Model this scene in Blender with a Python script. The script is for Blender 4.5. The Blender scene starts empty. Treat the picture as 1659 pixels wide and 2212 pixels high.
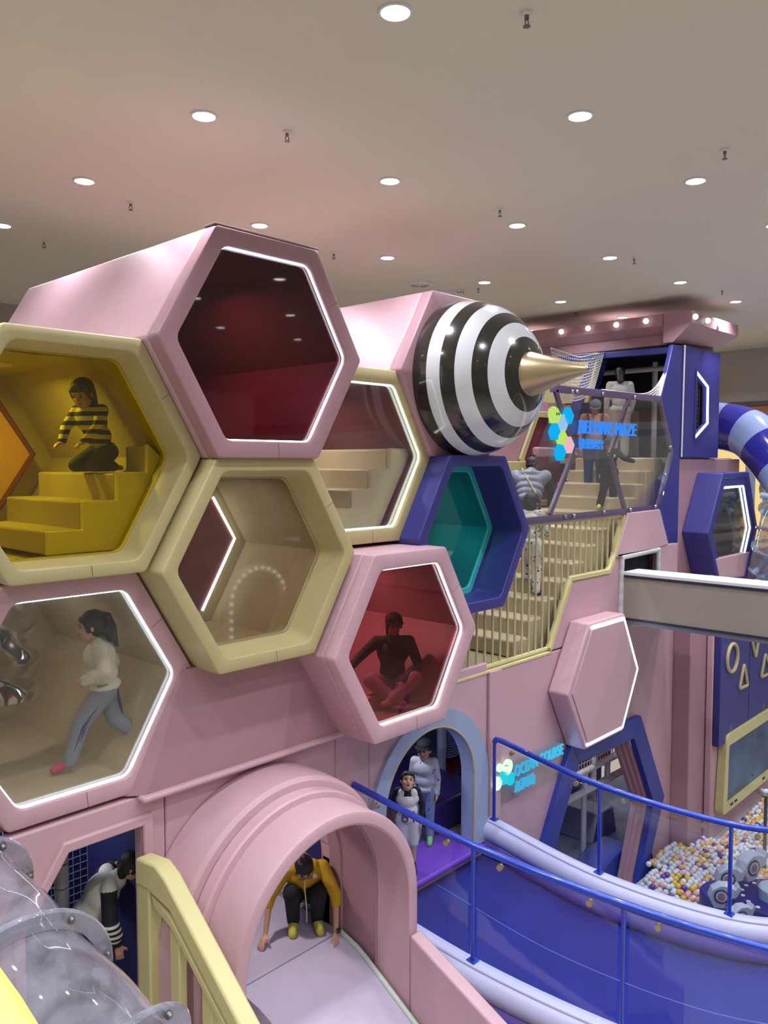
import bpy, bmesh, math, random
import numpy as np
from mathutils import Vector, Matrix, Quaternion
from mathutils.geometry import tessellate_polygon
random.seed(7)
C = bpy.context.scene.collection
scene = bpy.context.scene

# ------------------------------------------------------------------ camera
FPX = 1760.0
YAW = math.radians(43.3)
PITCH = math.atan(106.0 / FPX)
CAM = Vector((0, 0, 6.85))
FWH = Vector((math.cos(YAW), math.sin(YAW), 0))
RIGHT = Vector((math.sin(YAW), -math.cos(YAW), 0))
UPZ = Vector((0, 0, 1))
FWD = FWH * math.cos(PITCH) - UPZ * math.sin(PITCH)
UP = FWH * math.sin(PITCH) + UPZ * math.cos(PITCH)
cd = bpy.data.cameras.new('camera')
cd.sensor_fit = 'VERTICAL'; cd.sensor_height = 24.0
cd.lens = 24.0 * FPX / 2212.0
cd.clip_start = 0.05; cd.clip_end = 100
cam = bpy.data.objects.new('camera', cd); C.objects.link(cam)
m = Matrix.Identity(4)
for i in range(3):
    m[i][0] = RIGHT[i]; m[i][1] = UP[i]; m[i][2] = -FWD[i]; m[i][3] = CAM[i]
cam.matrix_world = m
scene.camera = cam

def P(px, py, **k):
    """the point of a real plane (y=, x= or z=) that the photograph shows at this pixel"""
    d = FWD + RIGHT * ((px - 829.5) / FPX) + UP * ((1106 - py) / FPX)
    a, v = list(k.items())[0]
    if a == 'D':
        return CAM + d * v
    i = 'xyz'.index(a)
    return CAM + d * ((v - CAM[i]) / d[i])
def proj(p):
    d = Vector(p) - CAM; D = d.dot(FWD)
    return (829.5 + FPX * d.dot(RIGHT) / D, 1106 - FPX * d.dot(UP) / D, D)

# ------------------------------------------------------------------ view, world
scene.view_settings.view_transform = 'Standard'
scene.view_settings.look = 'None'
scene.view_settings.gamma = 1.0
scene.view_settings.use_curve_mapping = False
scene.view_settings.exposure = 0.0
w = bpy.data.worlds.new('world'); scene.world = w; w.use_nodes = True
w.node_tree.nodes['Background'].inputs[0].default_value = (1.0, 0.97, 0.93, 1)
w.node_tree.nodes['Background'].inputs[1].default_value = 0.24
LIGHT_W = 30.0
LIGHT_COL = (0.89, 0.91, 1.0)
try:
    scene.cycles.max_bounces = 7; scene.cycles.use_adaptive_sampling = True; scene.cycles.adaptive_threshold = 0.035; scene.cycles.transparent_max_bounces = 12
    scene.cycles.diffuse_bounces = 3; scene.cycles.glossy_bounces = 3
    scene.cycles.sample_clamp_indirect = 4.0
    scene.cycles.use_denoising = True
except Exception:
    pass
ZCEIL = 9.65

# ------------------------------------------------------------------ materials
def lin(c):
    return tuple(((x / 255.0) / 12.92 if x / 255.0 <= 0.04045 else ((x / 255.0 + 0.055) / 1.055) ** 2.4) for x in c)
def mat(name, rgb, rough=0.5, metal=0.0, bump=0.0, bscale=40.0, vary=0.0, coat=0.0, vscale=6.0, spec=0.5):
    m = bpy.data.materials.new(name); m.use_nodes = True
    nt = m.node_tree; b = nt.nodes['Principled BSDF']
    c = lin(rgb)
    b.inputs['Base Color'].default_value = (*c, 1)
    b.inputs['Roughness'].default_value = rough
    b.inputs['Metallic'].default_value = metal
    b.inputs['Specular IOR Level'].default_value = spec
    if coat: b.inputs['Coat Weight'].default_value = coat
    tc = nt.nodes.new('ShaderNodeTexCoord')
    if vary:
        n = nt.nodes.new('ShaderNodeTexNoise'); n.inputs['Scale'].default_value = vscale; n.inputs['Detail'].default_value = 4
        nt.links.new(tc.outputs['Object'], n.inputs['Vector'])
        r = nt.nodes.new('ShaderNodeValToRGB')
        r.color_ramp.elements[0].position = 0.3; r.color_ramp.elements[1].position = 0.7
        r.color_ramp.elements[0].color = (*[x * (1 - vary) for x in c], 1)
        r.color_ramp.elements[1].color = (*[min(1, x * (1 + vary * .5)) for x in c], 1)
        nt.links.new(n.outputs['Fac'], r.inputs['Fac']); nt.links.new(r.outputs['Color'], b.inputs['Base Color'])
    if bump:
        n = nt.nodes.new('ShaderNodeTexNoise'); n.inputs['Scale'].default_value = bscale; n.inputs['Detail'].default_value = 5
        nt.links.new(tc.outputs['Object'], n.inputs['Vector'])
        bp = nt.nodes.new('ShaderNodeBump'); bp.inputs['Strength'].default_value = bump; bp.inputs['Distance'].default_value = 0.02
        nt.links.new(n.outputs['Fac'], bp.inputs['Height']); nt.links.new(bp.outputs['Normal'], b.inputs['Normal'])
    return m
def emis(name, rgb, s):
    m = bpy.data.materials.new(name); m.use_nodes = True
    nt = m.node_tree; nt.nodes.remove(nt.nodes['Principled BSDF'])
    e = nt.nodes.new('ShaderNodeEmission'); e.inputs[0].default_value = (*lin(rgb), 1); e.inputs[1].default_value = s
    nt.links.new(e.outputs[0], nt.nodes['Material Output'].inputs[0])
    return m
def glass(name, rgb, refl=1.0, haze=0.0, hazecol=(200, 200, 210), ior=1.45):
    """thin acrylic: tinted transmission, fresnel gloss, a little haze of scratches"""
    m = bpy.data.materials.new(name); m.use_nodes = True
    nt = m.node_tree; nt.nodes.remove(nt.nodes['Principled BSDF'])
    t = nt.nodes.new('ShaderNodeBsdfTransparent'); t.inputs[0].default_value = (*rgb, 1)
    g = nt.nodes.new('ShaderNodeBsdfGlossy'); g.inputs['Roughness'].default_value = 0.03
    g.inputs[0].default_value = (refl, refl, refl, 1)
    f = nt.nodes.new('ShaderNodeFresnel')
    ge = nt.nodes.new('ShaderNodeNewGeometry'); ml = nt.nodes.new('ShaderNodeMath'); ml.operation = 'MULTIPLY_ADD'
    ml.inputs[1].default_value = 1 / ior - ior; ml.inputs[2].default_value = ior
    nt.links.new(ge.outputs['Backfacing'], ml.inputs[0]); nt.links.new(ml.outputs[0], f.inputs[0])
    mx = nt.nodes.new('ShaderNodeMixShader')
    nt.links.new(f.outputs[0], mx.inputs[0])
    src = t
    if haze:
        d = nt.nodes.new('ShaderNodeBsdfDiffuse'); d.inputs[0].default_value = (*lin(hazecol), 1)
        tc = nt.nodes.new('ShaderNodeTexCoord'); n = nt.nodes.new('ShaderNodeTexNoise')
        n.inputs['Scale'].default_value = 3.0; n.inputs['Detail'].default_value = 8; n.inputs['Distortion'].default_value = 1.5
        nt.links.new(tc.outputs['Object'], n.inputs['Vector'])
        mr = nt.nodes.new('ShaderNodeMapRange'); mr.inputs['From Min'].default_value = .3; mr.inputs['From Max'].default_value = .75
        mr.inputs['To Min'].default_value = haze * .5; mr.inputs['To Max'].default_value = haze * 1.5
        nt.links.new(n.outputs['Fac'], mr.inputs['Value'])
        m2 = nt.nodes.new('ShaderNodeMixShader'); nt.links.new(mr.outputs[0], m2.inputs[0])
        nt.links.new(t.outputs[0], m2.inputs[1]); nt.links.new(d.outputs[0], m2.inputs[2]); src = m2
    nt.links.new(src.outputs[0], mx.inputs[1]); nt.links.new(g.outputs[0], mx.inputs[2])
    nt.links.new(mx.outputs[0], nt.nodes['Material Output'].inputs[0])
    return m
def bands(name, cols, axis, period, offset=0.0, rough=0.5, coat=0.0, frac=0.5):
    """two-colour stripes along an object axis"""
    m = bpy.data.materials.new(name); m.use_nodes = True
    nt = m.node_tree; b = nt.nodes['Principled BSDF']; b.inputs['Roughness'].default_value = rough
    if coat: b.inputs['Coat Weight'].default_value = coat
    tc = nt.nodes.new('ShaderNodeTexCoord'); s = nt.nodes.new('ShaderNodeSeparateXYZ')
    nt.links.new(tc.outputs['Object'], s.inputs[0])
    a = nt.nodes.new('ShaderNodeMath'); a.operation = 'ADD'; a.inputs[1].default_value = offset
    nt.links.new(s.outputs[axis], a.inputs[0])
    d = nt.nodes.new('ShaderNodeMath'); d.operation = 'DIVIDE'; d.inputs[1].default_value = period
    nt.links.new(a.outputs[0], d.inputs[0])
    fr = nt.nodes.new('ShaderNodeMath'); fr.operation = 'FRACT'; nt.links.new(d.outputs[0], fr.inputs[0])
    gt = nt.nodes.new('ShaderNodeMath'); gt.operation = 'GREATER_THAN'; gt.inputs[1].default_value = frac
    nt.links.new(fr.outputs[0], gt.inputs[0])
    mx = nt.nodes.new('ShaderNodeMix'); mx.data_type = 'RGBA'
    mx.inputs[6].default_value = (*lin(cols[0]), 1); mx.inputs[7].default_value = (*lin(cols[1]), 1)
    nt.links.new(gt.outputs[0], mx.inputs[0]); nt.links.new(mx.outputs[2], b.inputs['Base Color'])
    return m
def spots(name, base, cols, scale, thr=0.28, rough=0.8):
    """scattered round spots"""
    m = bpy.data.materials.new(name); m.use_nodes = True
    nt = m.node_tree; b = nt.nodes['Principled BSDF']; b.inputs['Roughness'].default_value = rough
    tc = nt.nodes.new('ShaderNodeTexCoord'); v = nt.nodes.new('ShaderNodeTexVoronoi'); v.inputs['Scale'].default_value = scale
    nt.links.new(tc.outputs['Object'], v.inputs['Vector'])
    lt = nt.nodes.new('ShaderNodeMath'); lt.operation = 'LESS_THAN'; lt.inputs[1].default_value = thr
    nt.links.new(v.outputs['Distance'], lt.inputs[0])
    cr = nt.nodes.new('ShaderNodeValToRGB'); cr.color_ramp.interpolation = 'CONSTANT'
    el = cr.color_ramp.elements
    for i, c in enumerate(cols):
        e = el[i] if i < 2 else el.new(i / len(cols))
        e.position = i / len(cols); e.color = (*lin(c), 1)
    sp = nt.nodes.new('ShaderNodeSeparateColor'); nt.links.new(v.outputs['Color'], sp.inputs[0])
    nt.links.new(sp.outputs[0], cr.inputs['Fac'])
    mx = nt.nodes.new('ShaderNodeMix'); mx.data_type = 'RGBA'
    mx.inputs[6].default_value = (*lin(base), 1)
    nt.links.new(lt.outputs[0], mx.inputs[0]); nt.links.new(cr.outputs['Color'], mx.inputs[7])
    nt.links.new(mx.outputs[2], b.inputs['Base Color'])
    return m

M = {}
M['ceiling'] = mat('ceiling_paint', (226, 221, 204), 0.9)
M['wall'] = mat('wall_paint', (190, 184, 172), 0.9, vary=.03)
M['floor'] = mat('floor_vinyl', (216, 206, 188), 0.5, vary=.06)
M['pink'] = mat('pink_vinyl', (208, 169, 179), 0.42, bump=.08, bscale=9, vary=.03)
M['pinkdeep'] = mat('dusty_pink_vinyl', (178, 138, 147), 0.45, bump=.08, bscale=9, vary=.03)
M['cream'] = mat('cream_vinyl', (194, 181, 132), 0.42, bump=.10, bscale=7, vary=.04)
M['yellowcream'] = mat('pale_yellow_vinyl', (216, 208, 148), 0.42, bump=.08, bscale=9)
M['beige'] = mat('beige_vinyl', (196, 180, 146), 0.45, bump=.12, bscale=8, vary=.05)
M['blue'] = mat('blue_vinyl', (58, 58, 134), 0.4, bump=.08, bscale=10)
M['bluebright'] = mat('bright_blue_vinyl', (44, 60, 158), 0.4, bump=.06, bscale=10)
M['indigo'] = mat('indigo_vinyl', (46, 38, 108), 0.4)
M['purple'] = mat('purple_vinyl', (110, 62, 190), 0.4, vary=.05)
M['lavender'] = mat('lavender_vinyl', (196, 198, 232), 0.38, bump=.06, bscale=10)
M['violet'] = mat('violet_vinyl', (108, 92, 180), 0.4)
M['greyblue'] = mat('grey_blue_vinyl', (160, 176, 206), 0.42, bump=.06, bscale=9)
M['greyvinyl'] = mat('grey_vinyl', (150, 152, 164), 0.45, bump=.05)
M['slide'] = mat('lilac_slide_vinyl', (202, 192, 216), 0.3, vary=.04)
M['teal'] = mat('teal_board', (70, 196, 196), 0.4)
M['carpet'] = mat('blue_carpet', (36, 46, 136), 0.9, bump=.3, bscale=200, vary=.16, vscale=1.6, spec=.15)
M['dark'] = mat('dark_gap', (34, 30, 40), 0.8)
M['darkblue'] = mat('dark_blue_panel', (40, 42, 96), 0.6)
M['maroon'] = mat('maroon_panel', (120, 52, 66), 0.5, vary=.05)
M['white'] = mat('white_plastic', (228, 228, 226), 0.4)
M['whitepad'] = mat('white_foam_sleeve', (212, 212, 214), 0.5, bump=.2, bscale=20)
M['black'] = mat('gloss_black', (40, 38, 34), 0.18, coat=.6)
M['glosswhite'] = mat('gloss_white', (226, 228, 232), 0.18, coat=.6)
M['gold'] = mat('champagne_metal', (196, 178, 142), 0.34, metal=.75)
M['chrome'] = mat('chrome_metal', (190, 192, 196), 0.15, metal=1)
M['railblue'] = mat('blue_enamel', (44, 72, 186), 0.22, coat=.5, metal=.2)
M['metalgrey'] = mat('grey_metal', (120, 118, 116), 0.35, metal=.7)
M['yellowrail'] = mat('pale_yellow_enamel', (206, 200, 150), 0.35)
M['purplebar'] = mat('purple_grey_enamel', (108, 88, 130), 0.35)
M['concrete'] = mat('beige_cladding', (158, 148, 134), 0.6, vary=.03)
M['navytrim'] = mat('navy_trim', (40, 44, 66), 0.5)
M['led'] = emis('led_white', (226, 248, 255), 9.0)
M['bulb'] = emis('bulb_warm', (255, 250, 238), 4.5)
M['diffuser'] = emis('downlight_diffuser', (250, 252, 255), 14.0)
M['signblue'] = emis('sign_blue', (60, 140, 245), 1.0)
M['signcyan'] = emis('sign_cyan', (70, 200, 255), 2.2)
M['net'] = mat('white_net_cord', (226, 224, 220), 0.8)
M['netgrey'] = mat('grey_net_cord', (120, 124, 160), 0.8)
M['skin'] = mat('skin', (206, 158, 134), 0.5, vary=.03)
M['hair'] = mat('black_hair', (28, 24, 26), 0.45, bump=.5, bscale=60)
M['lip'] = mat('lips', (150, 84, 80), 0.5)
M['eye'] = mat('eye_dark', (24, 18, 18), 0.2)
G_CLEAR = glass('clear_acrylic', (.93, .92, .90), haze=.022)
G_SMOKE = glass('smoky_acrylic', (.72, .66, .58), haze=.03)
G_RED = glass('red_acrylic', (.62, .33, .35), haze=.02, hazecol=(150, 60, 80))
G_DARKRED = glass('dark_red_acrylic', (.46, .20, .27), haze=.015, hazecol=(120, 50, 70))
G_YELLOW = glass('amber_acrylic', (.82, .76, .16), haze=.02, hazecol=(200, 160, 60))
G_TEAL = glass('teal_acrylic', (.06, .62, .66), haze=.02, hazecol=(60, 160, 170))
G_RAIL = glass('rail_glass', (.93, .95, .96), haze=.004)
G_TUBE = glass('clear_tube_plastic', (.86, .86, .88), haze=.34, hazecol=(170, 168, 180), ior=1.5)
G_FLANGE = glass('clear_flange_plastic', (.74, .75, .79), haze=.42, hazecol=(184, 184, 200), ior=1.5)

# ------------------------------------------------------------------ geometry
class G:
    def __init__(s): s.v = []; s.f = []; s.m = []
    def add(s, vs, fs, mi=0):
        o = len(s.v); s.v += [tuple(v) for v in vs]
        s.f += [tuple(i + o for i in f) for f in fs]; s.m += [mi] * len(fs); return s
    def box(s, a, b, mi=0):
        x0, y0, z0 = a; x1, y1, z1 = b
        vs = [(x0, y0, z0), (x1, y0, z0), (x1, y1, z0), (x0, y1, z0), (x0, y0, z1), (x1, y0, z1), (x1, y1, z1), (x0, y1, z1)]
        return s.add(vs, [(0, 3, 2, 1), (4, 5, 6, 7), (0, 1, 5, 4), (1, 2, 6, 5), (2, 3, 7, 6), (3, 0, 4, 7)], mi)
    def ext(s, poly, vec, mi=0):
        n = len(poly); vec = Vector(vec); a = [Vector(p) for p in poly]; b = [p + vec for p in a]
        fs = [tuple(range(n))[::-1], tuple(range(n, 2 * n))] + [(i, (i + 1) % n, n + (i + 1) % n, n + i) for i in range(n)]
        return s.add(a + b, fs, mi)
    def holes(s, loops, vec, mi=0):
        """a plate bounded by loops[0] with openings loops[1:] (3-D points on one plane), thickened by vec"""
        vec = Vector(vec); flat = [Vector(p) for l in loops for p in l]; n = len(flat)
        tris = tessellate_polygon([[Vector(p) for p in l] for l in loops])
        fs = [tuple(t) for t in tris] + [tuple(i + n for i in t[::-1]) for t in tris]
        o = 0
        for l in loops:
            k = len(l)
            fs += [(o + i, o + (i + 1) % k, n + o + (i + 1) % k, n + o + i) for i in range(k)]; o += k
        return s.add(flat + [p + vec for p in flat], fs, mi)
    def loft(s, loops, closed=True, cap0=False, cap1=False, mi=0):
        k = len(loops[0]); vs = [p for l in loops for p in l]; fs = []
        for j in range(len(loops) - 1):
            for i in range(k if closed else k - 1):
                fs.append((j * k + i, j * k + (i + 1) % k, (j + 1) * k + (i + 1) % k, (j + 1) * k + i))
        if cap0: fs.append(tuple(range(k))[::-1])
        if cap1: fs.append(tuple((len(loops) - 1) * k + i for i in range(k)))
        return s.add(vs, fs, mi)
    def tube(s, path, r, seg=10, closed=False, mi=0, caps=True):
        path = [Vector(p) for p in path]; n = len(path); loops = []; prev = None
        for i, p in enumerate(path):
            if closed: t = (path[(i + 1) % n] - path[i - 1]).normalized()
            else: t = (path[min(i + 1, n - 1)] - path[max(i - 1, 0)]).normalized()
            if prev is None:
                a = Vector((0, 0, 1)) if abs(t.z) < .9 else Vector((1, 0, 0)); u = t.cross(a).normalized()
            else:
                u = (prev - t * prev.dot(t)).normalized()
            prev = u; v = t.cross(u); rr = r[i] if isinstance(r, (list, tuple)) else r
            loops.append([p + (u * math.cos(2 * math.pi * k / seg) + v * math.sin(2 * math.pi * k / seg)) * rr for k in range(seg)])
        if closed: loops.append(loops[0]); caps = False
        return s.loft(loops, True, caps, caps, mi)
    def lathe(s, prof, org, axis, seg=32, mi=0, cap0=False, cap1=False):
        org = Vector(org); ax = Vector(axis).normalized()
        a = Vector((0, 0, 1)) if abs(ax.z) < .9 else Vector((1, 0, 0)); u = ax.cross(a).normalized(); v = ax.cross(u)
        loops = [[org + ax * t + (u * math.cos(2 * math.pi * k / seg) + v * math.sin(2 * math.pi * k / seg)) * r for k in range(seg)] for r, t in prof]
        return s.loft(loops, True, cap0, cap1, mi)
    def sph(s, c, r, seg=16, rings=10, mi=0, rot=None):
        c = Vector(c); r = (r, r, r) if not hasattr(r, '__len__') else r; loops = []
        for j in range(rings + 1):
            th = math.pi * j / rings; rr = max(math.sin(th), 1e-3)
            l = []
            for k in range(seg):
                q = Vector((r[0] * rr * math.cos(2 * math.pi * k / seg), r[1] * rr * math.sin(2 * math.pi * k / seg), r[2] * math.cos(th)))
                if rot is not None: q = rot @ q
                l.append(c + q)
            loops.append(l)
        return s.loft(loops, True, True, True, mi)

def T0(par):
    """the parent inverse that keeps world coordinates for a child of an unrotated Empty"""
    if par.parent is None and par.type == 'EMPTY':
        return Matrix.Translation(-Vector(par.location))
    return Matrix.Identity(4)
def obj(name, g, mats, parent=None, smooth=False, bevel=0.0, bseg=2, auto=None):
    me = bpy.data.meshes.new(name); me.from_pydata([tuple(v) for v in g.v], [], g.f)
    mats = mats if isinstance(mats, (list, tuple)) else [mats]
    for mm in mats: me.materials.append(mm)
    me.polygons.foreach_set('material_index', g.m)
    bm = bmesh.new(); bm.from_mesh(me)
    bmesh.ops.remove_doubles(bm, verts=bm.verts, dist=1e-5)
    bmesh.ops.recalc_face_normals(bm, faces=bm.faces); bm.to_mesh(me); bm.free()
    o = bpy.data.objects.new(name, me); C.objects.link(o)
    if parent is not None:
        o.parent = parent; o.matrix_parent_inverse = T0(parent)
    if bevel:
        b = o.modifiers.new('bevel', 'BEVEL'); b.width = bevel; b.segments = bseg; b.limit_method = 'ANGLE'; b.angle_limit = math.radians(32)
        b.harden_normals = False
    if smooth or bevel:
        me.shade_smooth()
        try:
            me.set_sharp_from_angle(angle=math.radians(auto or 40))
        except Exception:
            pass
    return o
def tag(o, label=None, cat=None, group=None, kind=None):
    if label: o['label'] = label
    if cat: o['category'] = cat
    if group: o['group'] = group
    if kind: o['kind'] = kind
    return o
def thing(name, label, cat, loc, group=None):
    o = bpy.data.objects.new(name, None); o.empty_display_size = .2; C.objects.link(o); o.location = loc
    return tag(o, label, cat, group)
def struct(name, g, mats, **k):
    return tag(obj(name, g, mats, **k), kind='structure')
def copy_tree(o, parent=None):
    c = o.copy(); C.objects.link(c)
    if parent is not None: c.parent = parent
    for ch in list(o.children): copy_tree(ch, c)
    return c
def hexpts(cx, cz, s, h, k=1.0):
    return [(cx - s / 2 * k, cz + h / 2 * k), (cx + s / 2 * k, cz + h / 2 * k), (cx + s * k, cz), (cx + s / 2 * k, cz - h / 2 * k), (cx - s / 2 * k, cz - h / 2 * k), (cx - s * k, cz)]
def rnd(pts, r, n=4):
    out = []; k = len(pts)
    for i in range(k):
        p = Vector(pts[i]); a = (Vector(pts[i - 1]) - p); b = (Vector(pts[(i + 1) % k]) - p)
        ra = min(r, a.length * .45, b.length * .45); a = p + a.normalized() * ra; b = p + b.normalized() * ra
        for j in range(n + 1):
            t = j / n; out.append(tuple(a * (1 - t) ** 2 + p * 2 * t * (1 - t) + b * t * t))
    return out
def onY(pts, y): return [Vector((p[0], y, p[1])) for p in pts]
def onX(pts, x): return [Vector((x, p[0], p[1])) for p in pts]
def onZ(pts, z): return [Vector((p[0], p[1], z)) for p in pts]
def pxY(pts, y): return [P(a, b, y=y) for a, b in pts]
def resamp_xz(c, n):
    L = [0]
    for a, b in zip(c, c[1:]): L.append(L[-1] + math.dist(a, b))
    out = []
    for i in range(n):
        s_ = L[-1] * i / (n - 1); k = min(max(j for j in range(len(L)) if L[j] <= s_ + 1e-9), len(c) - 2); u = (s_ - L[k]) / (L[k + 1] - L[k])
        out.append((c[k][0] + (c[k + 1][0] - c[k][0]) * u, c[k][1] + (c[k + 1][1] - c[k][1]) * u))
    return out
# ------------------------------------------------------------------ room shell
YW = 5.85            # the padded facade
struct('ceiling', G().box((-14, -16, ZCEIL), (20.9, 15.0, ZCEIL + .2)), M['ceiling'])
struct('floor', G().box((-14, -16, -.2), (21.2, 15.2, 0)), M['floor'])
struct('wall_back', G().box((-14, 14.8, 0), (21.1, 15.0, ZCEIL)), M['wall'])
# right wall with the lit shop front of the mall beyond
wr = G(); wr.box((20.9, -16, 8.3), (21.1, 14.8, ZCEIL)); wr.box((20.9, -16, 0), (21.1, 14.8, 4.6))
struct('wall_right', wr, M['wall'])
M['wood'] = mat('warm_wood_soffit', (176, 118, 82), .5)
struct('trim_1', G().box((20.82, -16, 8.26), (20.9, 14.8, 8.36)), M['metalgrey'])
struct('trim_2', G().box((20.86, -16, 7.98), (21.4, 14.8, 8.26)), M['wood'])
M['shopglow'] = emis('shop_lightbox', (250, 216, 150), 1.0)
sf = thing('shop_front', 'glowing yellow shop front across the mall behind the striped tube slide', 'shop front', (21.6, 7, 4.6))
obj('light_panel', G().box((21.8, 3, 4.6), (21.9, 14.8, 7.6)), M['shopglow'], sf)
obj('strip_light', G().box((21.3, 5, 7.78), (21.5, 14.8, 7.9)), M['led'], sf, bevel=.02)
obj('header_panel', G().box((21.5, -4, 7.6), (21.9, 14.8, 7.78)), M['lavender'], sf)
for yy in (6.6, 4.6):
    obj('column', G().lathe([(.22, 0), (.22, 3.2)], (21.45, yy, 4.6), (0, 0, 1), 16), M['greyblue'], sf, smooth=True)

# ------------------------------------------------------------------ downlights, sprinklers, vents
def downlight(x, y, label):
    t = thing('recessed_downlight', label, 'ceiling light', (x, y, ZCEIL), 'recessed downlights across the ceiling')
    obj('trim_ring', G().lathe([(.088, -.004), (.092, -.014), (.108, -.012), (.112, 0.0)], (x, y, ZCEIL), (0, 0, 1), 28), M['white'], t, smooth=True)
    obj('diffuser', G().lathe([(.088, -.006), (.05, -.012), (.0005, -.014)], (x, y, ZCEIL), (0, 0, 1), 28, cap1=True), M['diffuser'], t, smooth=True)
    ld = bpy.data.lights.get('downlight_lamp') or bpy.data.lights.new('downlight_lamp', 'AREA')
    ld.shape = 'DISK'; ld.size = .17; ld.energy = LIGHT_W; ld.color = LIGHT_COL; ld.spread = math.radians(125)
    lo = bpy.data.objects.new('lamp', ld); C.objects.link(lo); lo.parent = t; lo.location = (0, 0, -.02)
    return t
orders = {0: ['single downlight cut by the top edge of the photo'], }
names = {(0, -1): 'lit round downlight at the very top edge of the photo',
 (0, 0): 'lit round downlight, left one of the second row from the top', (1, -1): 'lit round downlight, right one of the second row from the top',
 (0, 1): 'lit round downlight, leftmost of the third row from the top', (1, 0): 'lit round downlight, middle one of the third row from the top', (2, -1): 'lit round downlight, rightmost of the third row from the top',
 (0, 2): 'lit round downlight at the left edge, fourth row from the top', (1, 1): 'lit round downlight just above the tallest pink hexagon pod', (2, 0): 'lit round downlight, right one of the fourth row from the top',
 (2, 1): 'lit round downlight above the gap between the two pink pods, fifth row', (3, 0): 'lit round downlight, right one of the fifth row from the top',
 (3, 1): 'lit round downlight beside the smoke detector, above the striped stinger', (4, 0): 'lit round downlight, right one of the sixth row from the top',
 (4, 1): 'lit round downlight before the pink glow above the roof cornice', (5, 0): 'lit round downlight far right, seventh row from the top',
 (5, 1): 'lit round downlight just above the bulb cornice of the tower', (6, 0): 'small far downlight right of the tower roof', (7, 1): 'small far downlight just under the tower roof corner',
 (8, 1): 'farthest small downlight at the right, above the striped tube slide'}
for i in range(-2, 9):
    for j in range(-5, 4):
        x = 3.92 + 2.14 * i + .06 * j; y = 5.69 - .06 * i + 2.15 * j
        if x > 20.6 or y > 14.5: continue
        if (i, j) in names: lab = names[(i, j)]
        else:
            p = proj((x, y, ZCEIL))
            infr = p[2] > 0 and -20 < p[0] < 1680 and 0 < p[1] < 2212
            if not infr and (j < -4 or i > 6 or j > 2): continue
            lab = 'lit round downlight of the same grid, outside or hidden from the photo'
        downlight(x, y, lab)
def sprinkler(px, py, label):
    p = P(px, py, z=ZCEIL)
    t = thing('fire_sprinkler', label, 'sprinkler', p, 'sprinkler heads on the ceiling')
    obj('escutcheon', G().lathe([(.0005, 0), (.036, 0), (.036, -.012), (.014, -.02)], p, (0, 0, 1), 16), M['white'], t, smooth=True)
    g = G().tube([p + Vector((0, 0, -.015)), p + Vector((0, 0, -.045))], .014, 10)
    for s in (-1, 1):
        g.tube([p + Vector((s * .01, 0, -.04)), p + Vector((s * .02, 0, -.06)), p + Vector((s * .006, 0, -.085))], .004, 6)
    g.lathe([(.0005, 0), (.024, 0), (.024, -.004), (.0005, -.005)], p + Vector((0, 0, -.085)), (0, 0, 1), 12)
    obj('head', g, M['metalgrey'], t, smooth=True)
for a in [(1138, 26, 'sprinkler head right of the top downlight'), (620, 283, 'sprinkler head right of the second row left downlight'), (1566, 322, 'sprinkler head near the right edge, above the rightmost third row downlight'),
          (282, 436, 'sprinkler head right of the leftmost third row downlight'), (1080, 450, 'sprinkler head above the fourth row right downlight'), (95, 520, 'sprinkler head farthest left, beside the left edge downlight'),
          (721, 545, 'sprinkler head right above the tall pink pod'), (1370, 556, 'sprinkler head beside the right downlight of the fifth row'),
          (1033, 620, 'small sprinkler head beside the smoke detector'), (1560, 625, 'small sprinkler head right of the sixth row right downlight'), (1244, 672, 'farthest sprinkler head in the pink glow')]:
    sprinkler(*a)
for px, py, r, lab in [(907, 612, .20, 'large round white air vent above the striped stinger pod'), (965, 632, .18, 'round air vent half hidden by the pink pod roof')]:
    p = P(px, py, z=ZCEIL); t = thing('ceiling_vent', lab, 'air vent', p)
    obj('outer_ring', G().lathe([(r, 0), (r * .98, -.02), (r * .74, -.035), (r * .72, -.01)], p, (0, 0, 1), 36), M['white'], t, smooth=True)
    g = G()
    for k in range(5):
        q = r * (.66 - .13 * k); g.lathe([(q, -.02), (q - .012, -.045), (q - .016, -.043), (q - .004, -.018)], p, (0, 0, 1), 32)
    obj('louvre', g, M['white'], t, smooth=True)
    obj('duct', G().lathe([(r * .72, -.012), (.0005, -.012)], p, (0, 0, 1), 32), M['dark'], t)
p = P(995, 627, z=ZCEIL); t = thing('smoke_detector', 'small white smoke detector between the vent and a downlight', 'smoke detector', p)
obj('base', G().lathe([(.0005, 0), (.07, 0), (.07, -.015), (.055, -.02)], p, (0, 0, 1), 24), M['white'], t, smooth=True)
g = G().lathe([(.055, -.018), (.045, -.055), (.02, -.062), (.0005, -.062)], p, (0, 0, 1), 24)
obj('cover', g, M['white'], t, smooth=True)
g = G()
for k in range(8):
    a = k * math.pi / 4; g.box((p.x + .046 * math.cos(a) - .006, p.y + .046 * math.sin(a) - .006, p.z - .05), (p.x + .046 * math.cos(a) + .006, p.y + .046 * math.sin(a) + .006, p.z - .03))
obj('slot', g, M['dark'], t)

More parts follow.
